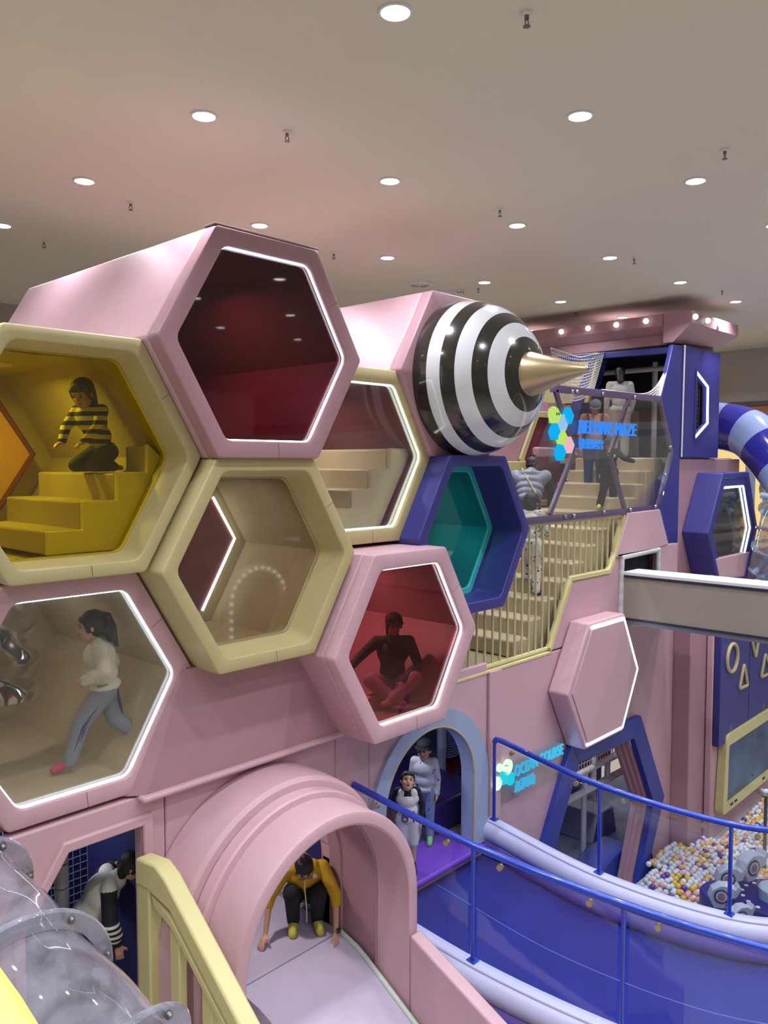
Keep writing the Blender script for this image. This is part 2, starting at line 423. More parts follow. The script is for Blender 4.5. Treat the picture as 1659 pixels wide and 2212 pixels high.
# ------------------------------------------------------------------ hexagon pods
def pod(name, label, y0, cx, cz, s, h, m_frame, m_body, depth, pane=None, pane_at=.05, led=False, k=.845, k2=None, lid=.14, gap=True, inner=None, back=None, body_k=1.0, bevel=.022, floor=None, cat='play pod', lamp=0):
    t = thing(name, label, cat, (cx, y0, cz - h / 2))
    H_ = lambda kk, r, yy: onY(rnd(hexpts(cx, cz, s, h, kk), r, 4), yy)
    e = .018
    if k2:      # a deep chamfered reveal in front of the pane
        seq = [H_(1, .03, y0 + lid), H_(1, .03, y0 + e), H_(.996, .03, y0 + e * .3), H_(.985, .03, y0), H_(k + .014, .06, y0), H_(k + .003, .065, y0 + e * .3), H_(k, .07, y0 + e), H_(k2, .06, y0 + pane_at + .01), H_(k2, .06, y0 + lid + .05), H_(1, .03, y0 + lid)]
    else:
        seq = [H_(1, .03, y0 + lid), H_(1, .03, y0 + e), H_(.996, .03, y0 + e * .3), H_(.985, .03, y0), H_(k + .014, .06, y0), H_(k + .003, .065, y0 + e * .3), H_(k, .07, y0 + e), H_(k, .07, y0 + lid), H_(1, .03, y0 + lid)]
    obj('frame', G().loft(seq), m_frame, t, smooth=True, auto=50)
    kb = body_k
    O2 = hexpts(cx, cz, s * kb, h * kb); I3 = hexpts(cx, cz, s, h, .90)
    yb = y0 + lid + (.012 if gap else 0)
    g = G().holes([onY(O2, yb), onY(I3, yb)], (0, depth, 0))
    obj('shell', g, [m_body], t, bevel=.02)
    # lining and back
    li = G().holes([onY(hexpts(cx, cz, s, h, .895), yb + .01), onY(hexpts(cx, cz, s, h, .88), yb + .01)], (0, depth - .02, 0))
    obj('lining', li, inner or M['beige'], t)
    if back is not False:
        obj('back_panel', G().ext(onY(hexpts(cx, cz, s, h, .90), yb + depth), (0, .05, 0)), back or inner or M['beige'], t)
    if pane:
        kk = (k2 or k) + .02
        obj('window_pane', G().ext(onY(rnd(hexpts(cx, cz, s, h, kk), .06, 4), y0 + pane_at), (0, .008, 0)), pane, t)
        if k2:
            gk = rnd(hexpts(cx, cz, s, h, k2 - .012), .06, 4)
            gk2 = rnd(hexpts(cx, cz, s, h, k2 + .006), .06, 4)
            obj('gasket', G().holes([onY(gk2, y0 + pane_at - .022), onY(gk, y0 + pane_at - .022)], (0, .02, 0)), M['gasket'] if pane is not G_YELLOW else M['ygasket'], t, bevel=.006)
    if lamp:  # added fill light with an invented puck, brightens the pod interior
        q = (cx, yb + min(depth * .5, 1.1), cz + h / 2 * .86)
        obj('pod_fill_housing', G().lathe([(.10, .03), (.10, 0), (.085, -.015), (.0005, -.015)], q, (0, 0, 1), 20), M['white'], t, smooth=True)
        la = bpy.data.lights.new('pod_fill', 'AREA'); la.shape = 'DISK'; la.size = .16; la.energy = lamp; la.color = (1, .93, .84); la.spread = math.radians(170)
        lo = bpy.data.objects.new('lamp', la); C.objects.link(lo); lo.parent = t; lo.location = (0, q[1] - y0, h / 2 * 1.86 - .03)
    for (ia, u) in ((3, .42), (1, .45)):       # stitched seams of the padding
        A_ = hexpts(cx, cz, s, h, .99); B_ = hexpts(cx, cz, s, h, k + .012); jb = (ia + 1) % 6
        a_ = Vector((A_[ia][0], y0 - .001, A_[ia][1])).lerp(Vector((A_[jb][0], y0 - .001, A_[jb][1])), u); b_ = Vector((B_[ia][0], y0 - .001, B_[ia][1])).lerp(Vector((B_[jb][0], y0 - .001, B_[jb][1])), u)
        obj('seam', G().tube([a_, b_], .0022, 4), M['seam'], t)
    if led:
        L = rnd(hexpts(cx, cz, s, h, k - .006), .05, 3)
        obj('led_strip', G().tube(onY(L, y0 + .055), .0085, 6, closed=True), M['led'], t, smooth=True)
    return t
M['seam'] = mat('dark_seam', (110, 84, 88), .8)  # dark colour of the thin padding seams
M['gasket'] = mat('beige_gasket', (176, 166, 128), .4)
M['ygasket'] = mat('amber_gasket', (196, 168, 30), .3)
M['sunyellow'] = mat('bright_yellow_cheek', (250, 240, 36), .5)

podA = pod('hexagon_pod', 'tall pink hexagon pod with dark red window, topmost at left', 5.46, 4.40, 7.81, 1.08, 1.843, M['pinkdeep'], M['pink'], 3.3, G_DARKRED, .075, True, .845, inner=M['maroon'], back=M['maroon'], lamp=40)
podB = pod('hexagon_pod', 'cream hexagon pod with amber window cut by the left edge', 5.68, 2.80, 6.90, 1.05, 1.80, M['cream'], M['cream'], 2.2, G_YELLOW, .26, False, .885, .835, lid=.27, gap=False, lamp=15)
podC = pod('hexagon_pod', 'cream hexagon pod with deep frame and smoky window, below the tall pink pod', 5.52, 4.41, 6.00, 1.05, 1.79, M['cream'], M['cream'], 1.22, G_SMOKE, .30, False, .87, .80, lid=.34, gap=False, lamp=7)
podD = pod('hexagon_pod', 'pink hexagon pod with white light outline holding the running girl', 5.87, 2.82, 5.09, 1.05, 1.795, M['pink'], M['pinkdeep'], 2.2, G_CLEAR, .08, True, .845, inner=M['beige'], lamp=4)
podE = pod('hexagon_pod', 'cream hexagon pod with light outline and stairs behind its window', 5.82, 5.93, 6.92, 1.05, 1.794, M['cream'], M['cream'], 2.4, G_CLEAR, .08, True, .835, inner=M['maroon'], back=M['maroon'], lamp=14)
podF = pod('hexagon_pod', 'pink hexagon pod with red window and seated woman in a cap', 5.30, 6.03, 5.07, 1.063, 1.83, M['pink'], M['pink'], 2.4, G_RED, .08, True, .83, inner=M['pinkdeep'], lamp=26)
podG = pod('hexagon_pod', 'blue hexagon pod with teal window under the striped stinger', 5.55, 7.46, 6.04, 1.05, 1.795, M['blue'], M['blue'], 1.9, None, .6, False, .86, None, lid=.5, gap=False, inner=M['teal'], back=M['teal'], lamp=8)
podI = pod('hexagon_pod', 'pink hexagon pod that carries the striped stinger', 5.75, 7.40, 7.82, 1.05, 1.80, M['pinkdeep'], M['pink'], 2.9, None, .05, False, .30, gap=True, inner=M['maroon'])
obj('window_pane', G().ext(onY(rnd(hexpts(7.46, 6.04, 1.05, 1.795, .80), .06, 4), 6.02), (0, .008, 0)), G_TEAL, podG)
obj('inner_frame', G().holes([onY(hexpts(7.46, 6.04, 1.05, 1.795, .87), 6.00), onY(rnd(hexpts(7.46, 6.04, 1.05, 1.795, .78), .06, 4), 6.00)], (0, .06, 0)), M['teal'], podG, bevel=.01)
g = G().box((6.9, 6.6, 5.25), (8.2, 7.4, 5.72)); g.box((6.9, 7.0, 5.72), (7.2, 7.4, 6.5)); g.box((8.0, 7.0, 5.72), (8.2, 7.4, 6.5)); g.box((6.9, 7.0, 6.2), (8.2, 7.4, 6.6))
obj('inner_bench', g, M['teal'], podG, bevel=.02)
# extra roof lip on the tall pod and dust lid on pod F
obj('roof_lip', G().box((3.86, 5.47, 8.735), (4.96, 5.62, 8.752)), M['pinkdeep'], podA, bevel=.005)

# pods hidden behind/left that carry the honeycomb on
# stairs inside pod B
stB = thing('stair_block', 'padded yellow steps climbing behind the amber window', 'steps', (2.8, 6.1, 6.1))
st = [(100, 1197), (100, 1149), (176, 1143), (176, 1083), (250, 1077), (250, 1020), (315, 1016), (315, 960), (360, 958)]
zs = [P(a, b, y=6.06) for a, b in st]
poly = [(zs[0].x, 6.15), (zs[1].x, zs[1].z), (zs[3].x, zs[1].z), (zs[3].x, zs[3].z), (zs[5].x, zs[3].z), (zs[5].x, zs[5].z), (zs[7].x, zs[5].z), (zs[7].x, zs[7].z), (3.58, zs[7].z), (3.70, 6.9), (3.27, 6.15)]
obj('side_cheek', G().ext(onY(poly, 6.04), (0, .05, 0)), M['sunyellow'], stB, bevel=.018)
tops = [zs[1].z, zs[3].z, zs[5].z, zs[7].z]; xx = [zs[0].x, zs[3].x, zs[5].x, zs[7].x, 3.6]
for k in range(4):
    if k == 3: obj('rear_step', G().box((xx[3] + .02, 6.41, 6.15), (3.60, 7.5, tops[2] - .01)), M['beige'], stB, bevel=.02)
    obj('step', G().box((xx[k], 6.095, 6.15), (xx[k + 1] + (.0 if k == 3 else .02), 7.5 if k < 3 else 6.40, tops[k] - .004 * k)), M['beige'], stB, bevel=.02)
# stairs inside pod E
def step_run(label, x0, z0, run, rise, n, ya, yb, m, zb, name='padded_stairs'):
    t = thing(name, label, 'stairs', (x0, ya, zb))
    for k in range(n):
        obj('step', G().box((x0 + k * run, ya, zb), (x0 + (k + 1) * run, yb, z0 + (k + 1) * rise)), m, t, bevel=.025)
    return t
stE = thing('stair_block', 'beige padded steps behind the lit cream window', 'steps', (5.9, 6.1, 6.15))
cr = [P(a, b, y=6.10) for a, b in ((719, 1142), (758, 1099), (798, 1056), (838, 1012), (886, 969))]
for k in range(4):
    obj('step', G().box((cr[k].x, 6.12, 6.15), (min(cr[k + 1].x + .02, 6.82), 7.6, cr[k + 1].z - .002 * k)), M['beige'], stE, bevel=.022)
pl = [(cr[0].x, 6.15)]
for k in range(4): pl += [(cr[k].x, cr[k + 1].z), (cr[k + 1].x, cr[k + 1].z)]
pl += [(cr[4].x + .01, cr[4].z - .05), (6.86, 6.9), (6.38, 6.15)]
obj('side_cheek', G().ext(onY(pl, 6.07), (0, .05, 0)), M['beige'], stE, bevel=.02)
# inner windows seen through pods C and B
q = [P(460, 1074, y=7.02), P(507, 1163, y=7.02), P(437, 1319, y=7.02)]
w_ = [(q[0].x, q[0].z), (q[1].x, q[1].z), (q[2].x, q[2].z), (q[2].x - .5, q[2].z), (q[2].x - .8, q[1].z), (q[0].x - .4, q[0].z)]
obj('inner_window', G().ext(onY(w_, 7.03), (0, .02, 0)), M['maroon'], podC)
obj('inner_led', G().tube([q[0], q[1], q[2]], .014, 6), M['led'], podC, smooth=True)
q = [P(-10, 860, y=7.90), P(71, 981, y=7.90), P(-10, 1110, y=7.90)]
obj('inner_window', G().ext([q[0], q[1], q[2]], (0, .02, 0)), mat('peach_wall', (226, 170, 120), .6), podB)
obj('inner_trim', G().tube(q, .03, 8), M['maroon'], podB, smooth=True)

# ------------------------------------------------------------------ facade panels
wy = YW
arch = []
ac, ar = 6.9, .87
def archloop(x0, x1, zb, zs_, n=18):
    c = (x0 + x1) / 2; r = (x1 - x0) / 2
    return [(x1, zb), (x1, zs_)] + [(c + r * math.cos(math.pi * i / n), zs_ + r * math.sin(math.pi * i / n)) for i in range(1, n)] + [(x0, zs_), (x0, zb)]
AX0, AX1, AZS = 6.18, 7.76, 3.06
win = [(2.38, 3.42), (2.72, 3.92), (3.34, 3.92), (3.34, 2.3), (2.38, 2.3)]
facade = [(.6, 0), (.6, 4.15), (8.07, 4.15), (8.07, 0), (AX1, 0)] + archloop(AX0, AX1, 2.2, AZS)[0:] + [(AX0, 0)]
# split in three walls: left of tunnel, tunnel to arch, arch surround
def fwall(loops, name, label=None, m=None, th=.12, y=wy, bevel=.015):
    return struct(name, G().holes([onY(l, y) for l in loops], (0, th, 0)), m or M['pink'], bevel=bevel)
fwall([[(.2, 0), (.2, 4.16), (3.555, 4.16), (3.555, 0)], win], 'wall_front_panel')
tun = archloop(3.6, 5.44, 2.0, 2.88)
fwall([[(3.565, 0), (3.565, 4.3), (5.30, 4.3), (5.30, 0)][::1], ] if False else [[(3.565, 1.6), (3.565, 4.4), (5.49, 4.4), (5.49, 1.6)], archloop(3.62, 5.42, 2.0, 2.88)], 'wall_front_panel')
fwall([[(3.565, 0), (3.565, 1.59), (5.49, 1.59), (5.49, 0)]], 'wall_front_panel')
fwall([[(5.50, 0), (5.50, 4.4), (5.97, 4.4), (5.97, 0)]], 'wall_front_panel')
fwall([[(5.98, 2.16), (5.98, 4.4), (8.06, 4.4), (8.06, 2.16)], archloop(AX0 - .1, AX1 + .1, 2.19, AZS)], 'wall_front_panel')
fwall([[(5.98, 0), (5.98, 2.15), (8.06, 2.15), (8.06, 0)]], 'wall_front_panel')
# raised strip by the arch
struct('trim_3', G().box((8.07, wy - .04, 2.2), (8.32, wy + .1, 4.29)), M['pink'], bevel=.015)
HX = [(9.02, 1.24), (10.0, 2.86), (12.1, 2.82), (13.0, 1.24), (12.3, 0.02), (9.72, .02)]
fwall([[(8.33, 0.005), (8.33, 4.28), (13.44, 4.28), (13.44, 0.005)], HX], 'wall_ocean_panel')
# panels above the ocean wall, right of the balusters
q = [(9.55, 4.30), (10.07, 5.2), (11.15, 5.2), (11.34, 5.42), (11.44, 5.42), (11.44, 4.30)]
fwall([q], 'wall_ocean_upper', y=wy - .0)
fwall([[(11.26, 5.43), (11.6, 6.09), (12.70, 6.10), (13.06, 5.50), (12.2, 5.44)]], 'wall_ocean_upper', y=wy - .05)
fwall([[(12.76, 4.3), (12.76, 5.52), (13.46, 5.49), (13.46, 4.3)]], 'wall_ocean_upper', y=wy - .03)
# return wall and pier at the ball pit corner
struct('pillar_pit', G().box((13.45, 5.55, 0), (15.2, 6.6, 4.6)), M['pinkdeep'], bevel=.02)
struct('pillar_screen', G().box((14.10, 5.42, 0), (20.8, 5.54, 5.2)), M['pink'], bevel=.02)
# inner floors and rear partition that close the play structure behind its facade
struct('floor_deck', G().box((.2, 5.98, 2.0), (8.75, 8.6, 2.2)), M['greyvinyl'])
struct('floor_play_mat', G().box((8.9, 5.98, 0.0), (17, 8.3, .006)), mat('grey_mat', (104, 108, 130), .5))
struct('floor_upper_deck', G().box((.2, 6.0, 4.16), (7.0, 8.6, 4.24)), M['beige'])
struct('wall_rear_partition', G().box((.2, 8.7, 0), (13.4, 8.8, 5.9)), M['darkblue'])
struct('wall_side_partition', G().box((.1, 5.9, 0), (.2, 8.7, 4.1)), M['darkblue'])
# slanted panel and ledge between pods D and F
LZ = 4.16
t = thing('slanted_fascia', 'dusty pink slanted panel with ledge between the pods', 'padded panel', (4.4, 5.8, LZ))
obj('panel', G().ext([(3.36, 5.79, LZ + .02), (5.52, 5.79, LZ + .02), (5.35, 5.84, 5.12), (3.75, 5.84, 5.12)], (0, .1, 0)), M['pinkdeep'], t)
obj('cheek', G().add([(3.20, 5.90, LZ + .02), (3.36, 5.785, LZ + .02), (3.78, 5.84, 5.15), (3.72, 6.0, 5.15), (3.36, 6.0, LZ + .02)], [(0, 1, 2, 3), (0, 4, 1), (4, 3, 2, 1), (0, 3, 4)]), M['pinkdeep'], t)
obj('ledge', G().box((3.30, 5.735, LZ - .03), (5.56, 5.9, LZ + .02)), M['pink'], t, bevel=.02)
# net window surround
O = [(2.30, 3.42), (2.68, 4.0), (3.43, 4.0), (3.43, 2.25), (2.30, 2.25)]
t = thing('window_surround', 'pink padded surround of the net window at lower left', 'window frame', (2.9, 5.8, 2.2))
obj('frame', G().holes([onY(O, wy - .035), onY(win, wy - .035)], (0, .05, 0)), M['pink'], t, bevel=.012)

# net, post and blue panel behind the window opening
t = thing('climbing_net', 'grey cord net and foam post behind the lower left window opening', 'net', (2.9, 6.9, 2.2))
g = G()
for k in range(34): g.tube([(2.0 + .07 * k, 7.2, 2.2), (2.0 + .07 * k, 7.2, 4.1)], .005, 4)
for k in range(27): g.tube([(2.0, 7.2, 2.25 + .07 * k), (4.3, 7.2, 2.25 + .07 * k)], .005, 4)
obj('mesh', g, M['netgrey'], t)
g = G()
for k in range(9): g.tube([(3.02, 6.62, 2.2 + .21 * k), (3.02, 6.62, 2.4 + .21 * k)], .062, 14)
obj('foam_post', g, M['greyvinyl'], t, smooth=True)
obj('blue_panel', G().box((.3, 7.9, 2.2), (3.5, 7.95, 4.1)), M['indigo'], t)
# marquee arch of bulbs across the hall, behind the viewer
t = thing('marquee_arch', 'free standing white arch with warm bulbs across the hall behind the viewer', 'arch', (9.2, -4.2, 0))
c0 = P(560, 1300, y=15.84); cx_, cz_ = c0.x, c0.z
def arc_pts(r, zb): return [(cx_ - r, zb), (cx_ - r, cz_)] + [(cx_ + r * math.cos(math.pi * (1 - k / 14)), cz_ + r * math.sin(math.pi * k / 14)) for k in range(1, 14)] + [(cx_ + r, cz_), (cx_ + r, zb)]
obj('frame', G().add(onY(arc_pts(.92, 2.2), -4.2) + onY(arc_pts(.78, 2.2), -4.2) + onY(arc_pts(.92, 2.2), -4.4) + onY(arc_pts(.78, 2.2), -4.4),
    [(k, k + 1, 17 + k + 1, 17 + k) for k in range(16)] + [(34 + k, 34 + k + 1, 51 + k + 1, 51 + k) for k in range(16)] + [(k, k + 1, 34 + k + 1, 34 + k) for k in range(16)] + [(17 + k, 18 + k, 52 + k, 51 + k) for k in range(16)]), M['white'], t)
obj('base', G().box((cx_ - 1.1, -4.6, 0), (cx_ + 1.1, -4.1, 2.2)), M['pink'], t)
for a, b_ in resamp_xz(arc_pts(.85, 2.3), 26): obj('bulb', G().sph((a, -4.17, b_), .04, 10, 7), M['bulb'], t, smooth=True)

# wavy mirror at the back of pod D
t = thing('funhouse_mirror', 'wavy silver mirror sheet at the left inside the pod of the running girl', 'mirror', (2.8, 7.05, 4.78))
g = G(); L_ = []
for k in range(41):
    zz = 4.78 + .95 * k / 40
    L_.append([Vector((2.62 + (.42 + .05 * math.sin(k * .5)) * i / 24, 7.0 + .035 * math.sin(i * .24 + k * .13) * math.cos(k * .17) + .12 * (i / 24) ** 2, zz)) for i in range(25)])
obj('mirror_sheet', g.loft(L_, closed=False), mat('mirror_foil', (214, 214, 214), .06, metal=1), t, smooth=True, auto=180)
# ------------------------------------------------------------------ striped stinger on pod I
bc = Vector((7.40, 5.76, 7.79))
def rel(t):
    x = (t - .10) / .86; return .865 * math.sqrt(max(0, 1 - x * x))
def ring_px(t): return proj((bc.x - rel(t), bc.y - t, bc.z))[0]
def solve(px):
    a, b = .0, .90
    for _ in range(40):
        c = (a + b) / 2
        if ring_px(c) < px: a = c
        else: b = c
    return a
cuts = [-.02] + [solve(p) for p in (920, 949, 981, 1018, 1053, 1090)] + [.935]
g = G()
for k in range(7):
    a, b = cuts[k], cuts[k + 1]; n = 5 if k < 6 else 10
    pr = [(max(rel(a + (b - a) * i / n), .01), -(a + (b - a) * i / n)) for i in range(n + 1)]
    g.lathe(pr, bc, (0, 1, 0), 64, mi=k % 2)
t = thing('bee_stinger', 'giant glossy black and white striped bee tail with champagne stinger', 'decoration', (7.40, 5.75, 6.95))
obj('striped_abdomen', g, [M['black'], M['glosswhite']], t, smooth=True, auto=60)
g = G().lathe([(.01, -1.60), (.028, -1.592), (.04, -1.57), (.262, -.84), (.262, -.78)], bc, (0, 1, 0), 48)
obj('stinger_cone', g, M['gold'], t, smooth=True)
obj('mounting_ring', G().lathe([(.80, .0), (.83, -.02), (.83, .012)], bc, (0, 1, 0), 64), M['pinkdeep'], t, smooth=True)

# ------------------------------------------------------------------ tunnel slide
def al(x0, x1, zb, zs_, y, n=30): return [Vector((a, y, b)) for a, b in archloop(x0, x1, zb, zs_, n)]
def tl(r, y, zb=.4): return al(4.52 - r, 4.52 + r, zb, 2.88, y)
t = thing('tunnel_hood', 'pink padded arch hood over the slide entrance', 'tunnel', (4.52, 4.8, .4))
def arch_shell(name, sec, m):
    g = G().loft([tl(r, y) for r, y in sec], closed=False)
    return obj(name, g, m, t, smooth=True, auto=30)
arch_shell('rear_barrel', [(1.20, 5.84), (1.20, 5.60), (1.185, 5.42), (1.15, 5.385), (1.09, 5.375), (1.085, 5.40)], M['pink'])
arch_shell('middle_ring', [(1.085, 5.375), (1.10, 5.36), (1.10, 5.255), (1.085, 5.235), (1.03, 5.225)], M['pink'])
arch_shell('front_barrel', [(1.03, 5.235), (1.045, 5.21), (1.045, 4.84), (1.035, 4.812), (1.01, 4.80), (.945, 4.80), (.925, 4.812), (.92, 4.84), (.92, 5.21), (.915, 5.22)], M['pink'])
arch_shell('inner_lining', [(.915, 5.21), (.905, 5.23), (.92, 5.25), (.92, 5.69), (.90, 5.70), (.90, 5.98)], M['pinkdeep'])
# slide
def zsl(y):
    pts = [(5.68, 2.2), (5.4, 2.12), (5.0, 1.90), (4.5, 1.62), (3.9, 1.28), (3.3, .94), (2.7, .62), (2.2, .44), (1.7, .38)]
    for (a, za), (b, zb) in zip(pts, pts[1:]):
        if y >= b: return zb + (za - zb) * (y - b) / (a - b)
    return .38
t = thing('slide', 'lilac padded slide coming out of the pink arch hood', 'slide', (4.8, 3.6, 0))
ys = [5.68 - .12 * i for i in range(34)]
bed = [[Vector((x, y, zsl(y))) for x in (4.16 + (.10 * math.sin(min(1, (5.68 - y) / 2) * math.pi)), 5.41)] + [Vector((5.41, y, zsl(y) - .12)), Vector((4.16, y, zsl(y) - .12))] for y in ys]
obj('slide_bed', G().loft(bed, True, True, True), M['slide'], t, smooth=True)
M['mint'] = mat('pale_mint_piping', (206, 220, 206), .4)
obj('edge_piping', G().tube([Vector((5.395, y, zsl(y) + .012)) for y in ys], .026, 8), M['mint'], t, smooth=True)
def board(x0, x1):
    top = [(4.79, 2.52), (3.78, 2.08), (2.9, 1.62), (2.1, 1.02), (1.7, .8)]
    return G().ext([(x0, a, b) for a, b in top] + [(x0, 1.7, 0), (x0, 4.79, 0)], (x1 - x0, 0, 0))
obj('side_board', board(5.43, 5.575), M['pink'], t, bevel=.02)
obj('side_board', board(3.47, 3.60), M['pink'], t, bevel=.02)
obj('left_fill', G().box((3.61, 1.9, .2), (3.9, 5.0, .5)), M['darkblue'], t)
# landing inside
struct('floor_landing', G().box((3.62, 5.70, 2.05), (5.42, 7.3, 2.206)), M['slide'], bevel=.015)
g = G().ext([(5.46, 6.0, 2.21), (5.46, 7.9, 2.21), (5.46, 7.9, 3.25), (5.46, 6.0, 2.72)], (.06, 0, 0))
struct('wall_tunnel_inner_low', g, M['slide'])
g = G().ext([(5.46, 6.0, 2.72), (5.46, 7.9, 3.25), (5.46, 7.9, 4.1), (5.46, 6.0, 4.1)], (.06, 0, 0))
struct('wall_tunnel_inner_high', g, M['indigo'])
struct('wall_tunnel_left', G().box((3.54, 6.0, 2.21), (3.60, 7.9, 4.1)), M['darkblue'])
struct('wall_tunnel_rear', G().box((3.61, 7.4, 2.21), (5.45, 7.46, 4.1)), M['darkblue'])
r = thing('play_ball', 'orange-red ball on the dark landing inside the slide arch', 'ball', (4.42, 6.75, 2.21))
obj('ball_skin', G().sph((4.42, 6.75, 2.30), .09, 20, 14), mat('orange_red', (214, 70, 40), .5), r, smooth=True)

# ------------------------------------------------------------------ cream stair guard, lower left
t = thing('stair_guard', 'pale yellow padded stair guard beside the pink slide hood', 'stair guard', (3.3, 4.4, 0))
topz = lambda y: 3.72 - .74 * (5.43 - y) if y < 5.43 else 3.72
obj('top_rail', G().ext([(3.24, 5.79, 3.70), (3.24, 5.50, 3.74), (3.24, 5.36, 3.68), (3.24, 2.0, 1.18), (3.24, 2.0, 1.0), (3.24, 5.30, 3.45), (3.24, 5.62, 3.50), (3.24, 5.79, 3.48)], (.15, 0, 0)), M['yellowcream'], t, bevel=.02)
obj('wall_post', G().box((3.25, 5.60, 1.4), (3.37, 5.79, 3.55)), M['yellowcream'], t, bevel=.015)
for k in range(8):
    y = 5.22 - .42 * k
    obj('baluster', G().box((3.275, y, topz(y) - 1.5), (3.345, y + .13, topz(y) - .16)), M['yellowcream'], t, bevel=.012)
obj('inner_trim', G().ext([(3.255, 5.58, 3.46), (3.255, 5.32, 3.40), (3.255, 2.0, .96), (3.255, 2.0, .89), (3.255, 5.30, 3.31), (3.255, 5.54, 3.38)], (.12, 0, 0)), M['yellowcream'], t, bevel=.01)
obj('bottom_rail', G().ext([(3.24, 5.7, 2.15), (3.24, 2.0, -.2 + .05), (3.24, 2.0, .1), (3.24, 5.7, 2.35)], (.14, 0, 0)), M['yellowcream'], t, bevel=.02)
st2 = thing('padded_stairs', 'beige padded steps descending left of the yellow stair guard', 'stairs', (2.75, 4, 0))
for k in range(8):
    y1 = 5.80 - .42 * k
    obj('step', G().box((2.3, y1 - .42, 0), (3.2, y1, 2.05 - .23 * k)), M['beige'], st2, bevel=.02)

# ------------------------------------------------------------------ clear tube slide in the foreground
t = thing('tube_slide', 'clear plastic tube slide with flanged joints in the lower left foreground', 'tube slide', (2.4, 2.6, 3.2))
Ccl = [P(-170, 1960, D=4.9), P(-110, 2030, D=4.75), P(-20, 2140, D=4.5), P(75, 2262, D=4.2), P(190, 2400, D=3.95), P(330, 2560, D=3.75)]
RT = .50
def catmull(pts, n):
    out = []
    for i in range(len(pts) - 1):
        p0 = pts[max(i - 1, 0)]; p1 = pts[i]; p2 = pts[i + 1]; p3 = pts[min(i + 2, len(pts) - 1)]
        for j in range(n):
            u = j / n
            out.append(.5 * ((2 * p1) + (p2 - p0) * u + (2 * p0 - 5 * p1 + 4 * p2 - p3) * u * u + (-p0 + 3 * p1 - 3 * p2 + p3) * u ** 3))
    out.append(pts[-1]); return out
Ccl = [Vector(p) for p in Ccl]
path = catmull(Ccl, 8)
def seg_loop(p, d, r, n=48):
    a = Vector((0, 0, 1)); u = d.cross(a).normalized(); v = d.cross(u).normalized()
    return [p + (u * math.cos(2 * math.pi * k / n) + v * math.sin(2 * math.pi * k / n)) * r for k in range(n)]
fl = [4, 16, 28]
idx = [0, 6, 20, 33, 40]
for a, b in zip(idx, idx[1:]):
    ls = []
    for i in range(a, b + 1):
        d = (path[min(i + 1, len(path) - 1)] - path[max(i - 1, 0)]).normalized()
        ls.append(seg_loop(path[i], d, RT * (1 - .02 * math.cos((i - a) / (b - a) * 2 * math.pi))))
    obj('tube_section', G().loft(ls), G_TUBE, t, smooth=True)
for q, i in enumerate(idx[1:-1]):
    d = (path[i + 1] - path[i - 1]).normalized(); p = path[i]
    a = Vector((0, 0, 1)); u = d.cross(a).normalized(); v = d.cross(u).normalized()
    g = G().lathe([(RT, -.035), (RT + .085, -.02), (RT + .095, -.006), (RT + .095, .006), (RT + .085, .02), (RT, .035)], p, d, 56)
    f = obj('flange', g, G_FLANGE, t, smooth=True)
    for k in range(8):
        an = 2 * math.pi * (k + .3) / 8; c = p + (u * math.cos(an) + v * math.sin(an)) * (RT + .05)
        bt = G().lathe([(.0005, .05), (.016, .048), (.02, .035), (.02, .022), (.032, .02), (.034, -.02), (.02, -.022), (.02, -.035), (.0005, -.045)], c, d, 12)
        obj('bolt', bt, M['metalgrey'], f, smooth=True)
for i, an in ((13, 4.4), (27, 4.3), (36, 4.6)):
    d = (path[i + 1] - path[i - 1]).normalized(); a = Vector((0, 0, 1)); u = d.cross(a).normalized(); v = d.cross(u).normalized()
    nrm = (u * math.cos(an) + v * math.sin(an)); c = path[i] + nrm * (RT * .985)
    obj('vent_cap', G().lathe([(.05, .004), (.046, .014), (.03, .01), (.012, .016), (.0005, .014)], c, nrm, 20), G_FLANGE, t, smooth=True)
M['lime'] = mat('lime_yellow_pad', (226, 236, 120), .5)
t = thing('padded_rail', 'bright lime yellow padded edge in the bottom left corner', 'padded rail', P(-30, 2200, D=1.3))
a1, a2 = P(-75, 2120, D=1.35), P(40, 2310, D=1.2)
obj('pad', G().tube([a1 + Vector((0, 0, .0)), (a1 + a2) / 2 + UP * .005, a2], .05, 20), M['lime'], t, smooth=True)
obj('backing_board', G().ext([a1 - RIGHT * .4, a1, a2, a2 - RIGHT * .4], FWD * -.03), M['lime'], t, bevel=.01)

# ------------------------------------------------------------------ grey arch, room behind
t = thing('arch_surround', 'grey-blue padded arch around the doorway of the two children', 'arch', (6.99, 5.8, 2.2))
o_ = archloop(5.97, 8.03, 2.2, 3.02, 26); i_ = archloop(AX0, AX1, 2.2, AZS, 26)
obj('padding', G().holes([onY(o_, wy - .045), onY(i_, wy - .045)] if False else [onY(o_ + i_[::-1], wy - .045)], (0, .045, 0)) if False else
    G().add(onY(o_, wy - .05) + onY(i_, wy - .05) + onY(o_, wy) + onY(i_, wy + .16),
            [(k, k + 1, len(o_) + k + 1, len(o_) + k) for k in range(len(o_) - 1)] +
            [(k, k + 1, 2 * len(o_) + k + 1, 2 * len(o_) + k) for k in range(len(o_) - 1)] +
            [(len(o_) + k, len(o_) + k + 1, 3 * len(o_) + k + 1, 3 * len(o_) + k) for k in range(len(o_) - 1)]), M['greyblue'], t, smooth=True)
obj('piping', G().tube([Vector((a, wy - .04, b)) for a, b in i_], .014, 8), M['cream'], t, smooth=True)
t = thing('floor_mat', 'purple padded mat just inside the grey arch', 'floor mat', (6.9, 6.4, 2.2))
obj('mat', G().box((5.9, 5.72, 2.14), (7.9, 7.2, 2.215)), M['purple'], t, bevel=.03, bseg=3)
